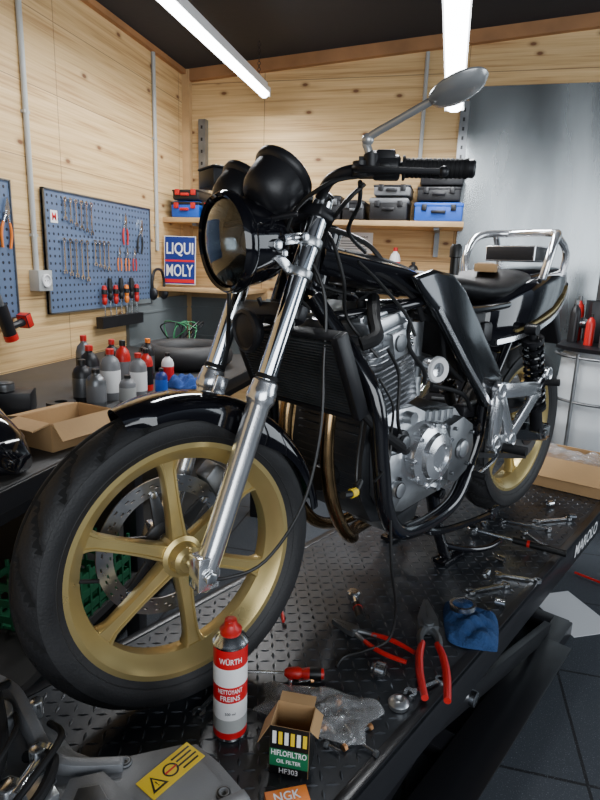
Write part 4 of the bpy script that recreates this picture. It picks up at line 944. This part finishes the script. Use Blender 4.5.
openbox(.22,.34,.135,LM@Tr(-1.95,-.19,.0025)@Rz(rad(4)),'open cardboard box of small parts on the lift',fa=(140,160,120,150))
for i in range(6):
    q=LM@Tr(-2.02+.026*i,-.30+.035*((i*3)%6),.0072)
    mb=MB(); mb.cyl((0,0,0),(0,0,.07+.012*(i%3)),.012,['steel','dalu','red','lblack','polish','white'][i]); mb.lathe([(0,0),(.017,0),(.017,.012),(0,.012)],'dalu',Tr(0,0,.0),6)
    put('bolt',mb,label='large bolt standing in the parts box',cat='bolt',M=q,group='parts in the cardboard box')
cloth(LM@Tr(-1.95,-.19,.108)@Rz(rad(4)),'clear plastic bag lying on top of the parts box',.075,.13,.06,'bag',21,'plastic_bag','plastic bag',.1)
mb=MB().box((-.25,3.68,1.30),(.75,.30,.025),'lwood'); mb.box((-.25,3.835,1.26),(.75,.03,.06),'lwood'); put('wall_shelf',mb,label='pine shelf half hidden behind the motorcycle',cat='shelf',bevel=.002)
bottle(-.33,3.62,1.3125,.032,.2,'white','red','white spray can with red label on a pine shelf','lred',kind='spray_can',g='cans on the rear shelf'); bottle(-.22,3.64,1.3125,.03,.12,'black','lblack','short black can on a pine shelf',kind='spray_can',g='cans on the rear shelf')
put('paper_sheet',MB().box((0,0,.0012),(.21,.297,.002),'paper'),label='white paper sheet lying on the rubber floor',cat='paper',M=Tr(.62,2.40,0)@Rz(.5))
mb=MB().sweep([(.7,2.75,.012),(.95,2.6,.012),(1.3,2.45,.012),(1.8,2.4,.012)],.006,'red',n=8,k=10); put('air_hose',mb,label='thin red air hose lying on the rubber floor',cat='hose')

# ------------------------------------------------------------------ things on the lift deck
BD0=Tr(-.4645,.977,.5)@Rz(rad(238.8))
def BD(x,y,z=.002,rot=0): return BD0@Tr(x,y,z)@Rz(rad(rot))
camdir=math.degrees(math.atan2(.903-.17,.595-.02))
SC=BD(.003,.150,.002,camdir-90)
R_=.0325
mb=MB(); mb.lathe([(0,.0),(.031,0),(.0335,.004),(.0325,.008)],'steel',None,40)
mb.lathe([(R_,.008),(R_,.022)],'lred',None,40); mb.lathe([(R_,.022),(R_,.050)],'pvc',None,40); mb.lathe([(R_,.050),(R_,.088)],'lwhite',None,40); mb.lathe([(R_,.088),(R_,.122)],'lred',None,40); mb.lathe([(R_,.122),(R_,.160)],'lwhite',None,40); mb.lathe([(R_,.160),(R_,.198)],'lred',None,40)
mb.lathe([(R_,.198),(.034,.2),(.034,.203),(.031,.206),(.024,.216),(.014,.221),(0,.222)],'steel',None,40)
def wrapM(z): return Matrix(((-1,0,0,0),(0,0,1,0),(0,1,0,z),(0,0,0,1)))
mb.text('WÜRTH',wrapM(.178),.044,.014,'lwhite',wrap=R_); mb.text('NETTOYANT',wrapM(.113),.048,.010,'lwhite',wrap=R_); mb.text('FREINS',wrapM(.098),.038,.011,'lwhite',wrap=R_)
mb.text('500 ml',wrapM(.065),.02,.006,'lblack',wrap=R_)
can=put('spray_can',mb,label='red and white brake cleaner spray can with red nozzle',cat='spray can',M=SC)
mb=MB(); mb.lathe([(0,.222),(.02,.218),(.021,.226),(.013,.234),(.011,.245),(.006,.247),(0,.247)],'red',None,24); mb.box((0,.008,.241),(.008,.012,.006),'red'); put('spray_nozzle',mb,can)
FB=BD(-.035,.285,.002,camdir-90-18)
mb=MB(); w,d,h=.070,.060,.10; t=.001
for c,sz in (((0,0,.0005),(w,d,.001)),((w/2,0,h/2),(t,d,h)),((-w/2,0,h/2),(t,d,h)),((0,d/2,h/2),(w,t,h)),((0,-d/2,h/2),(w,t,h))): mb.box(c,sz,'card')
mb.box((0,d/2+.0008,h/2),(w,.0006,h),'lblack'); mb.box((0,d/2+.0012,h*.36),(w,.0006,h*.36),'dgreen'); mb.box((w/2+.0008,0,h/2),(.0006,d,h),'lblack'); mb.box((w/2+.0012,0,h*.5),(.0006,d*.8,h*.5),'dgreen'); mb.box((-w/2-.0008,0,h/2),(.0006,d,h),'lblack')
def faceM(z,y=d/2+.0018): return Matrix(((-1,0,0,0),(0,0,1,y),(0,1,0,z),(0,0,0,1)))
mb.text('HIFLOFILTRO',faceM(h*.47),.064,.012,'lwhite'); mb.text('OIL FILTER',faceM(h*.30),.044,.008,'lwhite'); mb.text('HF303',faceM(h*.10),.034,.011,'lwhite')
for i in range(6): mb.box((-.028+i*.011,d/2+.0018,h*.78),(.007,.0004,.026),'lwhite' if i%2 else 'yellow',Tr(0,0,0))
fb_=put('filter_box',mb,label='open black and green oil filter carton',cat='box',M=FB)
for i,(X,le,fl) in enumerate(((Tr(w/2,0,h)@Ry(rad(62)),d,.05),(Tr(-w/2,0,h)@Rz(pi)@Ry(rad(40)),d,.02),(Tr(0,-d/2,h)@Rz(-pi/2)@Ry(rad(-10)),w,.022))):
    put('flap',MB(X).box((fl/2,0,0),(fl,le-.004,.001),'card'),fb_)
NB=BD(.037,.348,.002,camdir-90+8)
mb=MB(); mb.box((0,0,.014),(.072,.03,.028),'lorange'); mb.box((0,.0152,.014),(.05,.0008,.02),'lwhite'); mb.text('NGK',Matrix(((-1,0,0,0),(0,0,1,.0158),(0,1,0,.014),(0,0,0,1))),.035,.014,'lred'); mb.text('NGK',Tr(0,0,.0282)@Rz(pi),.045,.017,'lwhite')
put('spark_plug_box',mb,label='small orange spark plug carton on the lift deck',cat='box',M=NB,bevel=.0008)
cloth(BD(-.150,.235,.0125,112),'clear plastic bag holding removed bolts',.125,.06,.028,'bag',9,'plastic_bag','plastic bag',.15)
for i in range(22):
    a=i*2.4; rr_=.010+.0125*i**.62
    mb=MB(Rx(pi/2)@Tr(0,.006,0)); mb.cyl((0,0,-.012),(0,0,.014),.0035,'steel',n=10); mb.lathe([(0,-.018),(.0068,-.018),(.0068,-.011),(0,-.011)],['steel','dalu','copper'][i%3],None,6)
    put('bolt',mb,label='loose steel bolt lying in a plastic bag',cat='bolt',M=BD(-.155+rr_*cos(a)*.75,.25+rr_*sin(a)*1.35,.0025,i*57),group='bolts in the plastic bag')
screwdriver(.2,'red','red-handled screwdriver lying on the lift deck',BD(-.10,.04,.017,135))
cloth(BD(-.660,.296,.002,25),'crumpled blue cloth on the lift deck edge',.098,.070,.030,'cloth',3,wv=.05)
mb=MB(); mb.lathe([(.026,0),(.034,0),(.034,.012),(.026,.012),(.026,0)],'steel',None,40); put('bearing_ring',mb,label='round steel ring resting on the blue cloth',cat='ring',M=BD(-.675,.262,.034)@Rx(.12))
pliers('pliers',.36,'red','large pliers with long red handles',BD(-.555,.235,.020,127),headm='dalu',hw=.58,gr_=.85)
pliers('pliers',.22,'red','circlip pliers with black head and red handles',BD(-.41,.115,.012,188),headm='dalu',hw=.9,gr_=.9)
pliers('pliers',.15,'red','red-handled pliers lying near the front wheel',BD(-.345,-.13,.012,150))
mb=MB(); mb.lathe([(.008,0),(.018,0),(.018,.02),(.012,.026),(.012,.03),(.008,.03),(.008,0)],'steel',None,24); put('socket',mb,label='large chrome socket lying on the lift deck',cat='socket',M=BD(-.34,.265,.02,20)@Rx(pi/2))
mb=MB(); mb.lathe([(0,0),(.020,0),(.022,.010),(.017,.016),(.01,.018),(0,.014)],'alu',None,28); put('round_cap',mb,label='machined round cap lying on the lift deck',cat='cap',M=BD(-.295,.335,.002))
def ratchet(M,lab,L=.25):
    mb=MB(); mb.lathe([(0,0),(.017,0),(.018,.006),(.018,.018),(.014,.022),(0,.022)],'steel',None,20); mb.sweep([(.012,0,.012),(L*.5,0,.011)],.006,'steel',n=8,k=1); mb.box((0,0,-.004),(.01,.01,.012),'steel')
    o=put('ratchet',mb,label=lab,cat='ratchet',M=M); put('handle',MB().cyl((L*.45,0,.0115),(L,0,.0115),.0115,'lblack',n=14).cyl((L*.6,0,.0115),(L*.63,0,.0115),.0122,'red',n=14),o)
ratchet(BD(-1.14,.03,.0125,104),'black-handled socket ratchet lying on the lift deck',.30)
ratchet(BD(-.52,.02,.0125,50),'chrome ratchet beside the pliers',.11)
def deckwrench(x,y,r,L,lab='chrome combination wrench lying on the lift deck'): put('wrench',wrench_mb(L,.012),label=lab,cat='wrench',M=BD(x,y,.0075,r),group='wrenches on the lift deck')
deckwrench(-1.36,.12,110,.18); deckwrench(-1.48,.17,150,.16); deckwrench(-1.27,.19,60,.12); deckwrench(-.86,.24,155,.14); deckwrench(-.98,.27,120,.13); deckwrench(-.38,.345,165,.10); deckwrench(-.02,.06,200,.11)
for i,(x,y) in enumerate(((-1.04,.20),(-1.56,.22),(-.93,.20),(-1.26,.0),(-.80,.29),(-1.60,.1))):
    mb=MB(); mb.lathe([(.006,0),(.011,0),(.011,.026),(.006,.026),(.006,0)],'steel',None,16); put('small_socket',mb,label='small chrome socket lying on the lift deck',cat='socket',M=BD(x,y,.013,i*50)@Rx(pi/2),group='small sockets on the lift deck')
put('cardboard_tray',MB().box((0,0,.012),(.09,.06,.024),'card').box((0,0,.0255),(.07,.045,.003),'paper'),label='small cardboard carton resting on the seat',cat='box',M=BM@Tr(-1.07,.03,.888)@Rz(.4),bevel=.001)
mb=MB(); mb.lathe([(0,0),(.014,0),(.014,.05),(.018,.052),(.018,.08),(.012,.09),(0,.09)],'lblack',None,20); put('rubber_grip',mb,label='black rubber grip standing on the seat',cat='grip',M=BM@Tr(-.99,-.03,.876))

# ------------------------------------------------------------------ grey plastic cowling near the camera
GP=BD0@Tr(.36,.12,0)
mb=MB()
top=[(-.20,.145),(-.205,.20),(-.2,.29),(.26,.40),(.30,-.15),(.02,-.25),(-.03,-.20),(-.05,-.10),(-.055,.03),(-.08,.085)]
mb.prism(top,.05,.155,'gplast'); mb.prism([(x*.93+.01,y*.93+.008) for x,y in top],.155,.168,'gplast')
mb.prism([(x*.9,y*.9) for x,y in top],.0025,.05,'black')
mb.sweep([(-.0,-.22,.165),(-.02,-.12,.185),(-.015,-.02,.19),(-.02,.06,.175),(-.09,.12,.168)],1,'gplast',k=8,sec=[(-.012,-.02),(.012,-.02),(.008,.012),(-.008,.012)],up=(0,0,1))
mb.sweep([(-.19,.28,.165),(-.10,.27,.176),(-.02,.29,.18),(.06,.33,.18)],1,'gplast',k=8,sec=[(-.014,-.02),(.014,-.02),(.009,.01),(-.009,.01)],up=(0,0,1))
mb.prism([(-.06,.12),(-.02,.10),(.03,.15),(.02,.24),(-.05,.24),(-.07,.2)],.168,.182,'gplast'); mb.prism([(-.045,.14),(-.02,.125),(.015,.16),(.008,.22),(-.04,.22)],.182,.186,'eblack')
for q in ((-.17,.255),(.0,.075),(.04,.27),(-.095,.115)): mb.lathe([(.0,.166),(.011,.166),(.011,.171),(.006,.173),(.005,.170),(0,.170)],'lblack',Tr(q[0],q[1],0),16)
g=put('grey_housing',mb,label='grey plastic vehicle cowling with yellow warning label on the lift',cat='cowling',M=GP,bevel=.005,bseg=2)
X=Tr(-.138,.172,.1690)@Rz(rad(188))
mb=MB(X); mb.box((0,0,0),(.095,.04,.0012),'yellow'); mb.prism([(-.042,-.013),(-.016,-.013),(-.029,.012)],.0006,.0012,'lblack'); mb.prism([(-.037,-.010),(-.021,-.010),(-.029,.007)],.0012,.0016,'yellow'); mb.text('!',Tr(-.029,-.004,.0017),.002,.009,'lblack')
mb.lathe([(.009,.0008),(.012,.0008)],'lblack',Tr(-.001,0,0),20); mb.box((-.001,0,.001),(.02,.003,.0004),'lred',None)
for i in range(4): mb.box((.027,.012-.008*i,.0008),(.034-.006*(i%2),.0028,.0006),'lblack')
put('warning_label',mb,g,label='yellow label with black warning triangle')
for pts,r in (([(.0,-.2,.2),(.02,-.08,.23),(.05,.03,.21),(.12,.1,.19)],.013),([(-.02,-.14,.19),(.03,-.05,.25),(.1,0,.22)],.006),([(.01,.02,.18),(-.01,.07,.20),(.03,.12,.20),(.09,.14,.2)],.008),([(-.04,-.02,.18),(-.035,.04,.205),(.0,.08,.215),(.06,.11,.2)],.005),([(.0,-.05,.2),(.02,.02,.235),(.06,.06,.23),(.1,.05,.19)],.004)): put('rubber_hose',MB().sweep(pts,r,'rubber',n=10),g)
mb=MB(); mb.cyl((.03,-.06,.165),(.03,-.06,.215),.03,'alu').cyl((.08,.02,.165),(.08,.02,.205),.022,'steel').box((.06,-.02,.19),(.05,.08,.03),'alu').cyl((.0,.04,.165),(.0,.04,.205),.013,'steel',n=6).cyl((.05,.07,.165),(.05,.07,.2),.016,'steel',n=6).cyl((.0,-.1,.18),(.08,-.12,.2),.013,'alu').cyl((-.02,.03,.185),(.05,.09,.19),.010,'polish').box((.02,.1,.18),(.035,.045,.024),'alu').cyl((-.035,-.06,.17),(-.035,-.06,.2),.012,'steel',n=6)
put('linkage',mb,g,bevel=.003,label='bare metal linkage and clamps')

# ------------------------------------------------------------------ lighting
w=bpy.data.worlds.new('world'); bpy.context.scene.world=w; w.use_nodes=True; nt=w.node_tree
bg=nt.nodes['Background']; tc=nt.nodes.new('ShaderNodeTexCoord'); sp=nt.nodes.new('ShaderNodeSeparateXYZ'); cr=nt.nodes.new('ShaderNodeValToRGB')
nt.links.new(tc.outputs['Generated'],sp.inputs[0]); nt.links.new(sp.outputs['Z'],cr.inputs[0])
cr.color_ramp.elements[0].position=.0; cr.color_ramp.elements[0].color=(.07,.08,.10,1); cr.color_ramp.elements[1].position=.4; cr.color_ramp.elements[1].color=(.66,.80,1,1)
nt.links.new(cr.outputs[0],bg.inputs[0]); bg.inputs[1].default_value=.5
def area(name,loc,target,sx,sy,e,col=(1,1,1)):
    ld=bpy.data.lights.new(name,'AREA'); ld.shape='RECTANGLE'; ld.size=sx; ld.size_y=sy; ld.energy=e; ld.color=col
    lo=bpy.data.objects.new(name,ld); bpy.context.collection.objects.link(lo)
    d=Vector(target)-Vector(loc); lo.matrix_world=Matrix.Translation(loc)@d.to_track_quat('-Z','Y').to_matrix().to_4x4()
area('garage_door_daylight',(1.6,-2.0,1.5),(-.2,1.6,.9),3.2,2.2,115,(.90,.95,1))
area('open_side_daylight',(3.8,1.9,1.6),(0,1.9,.7),2.2,1.9,60,(.85,.93,1))
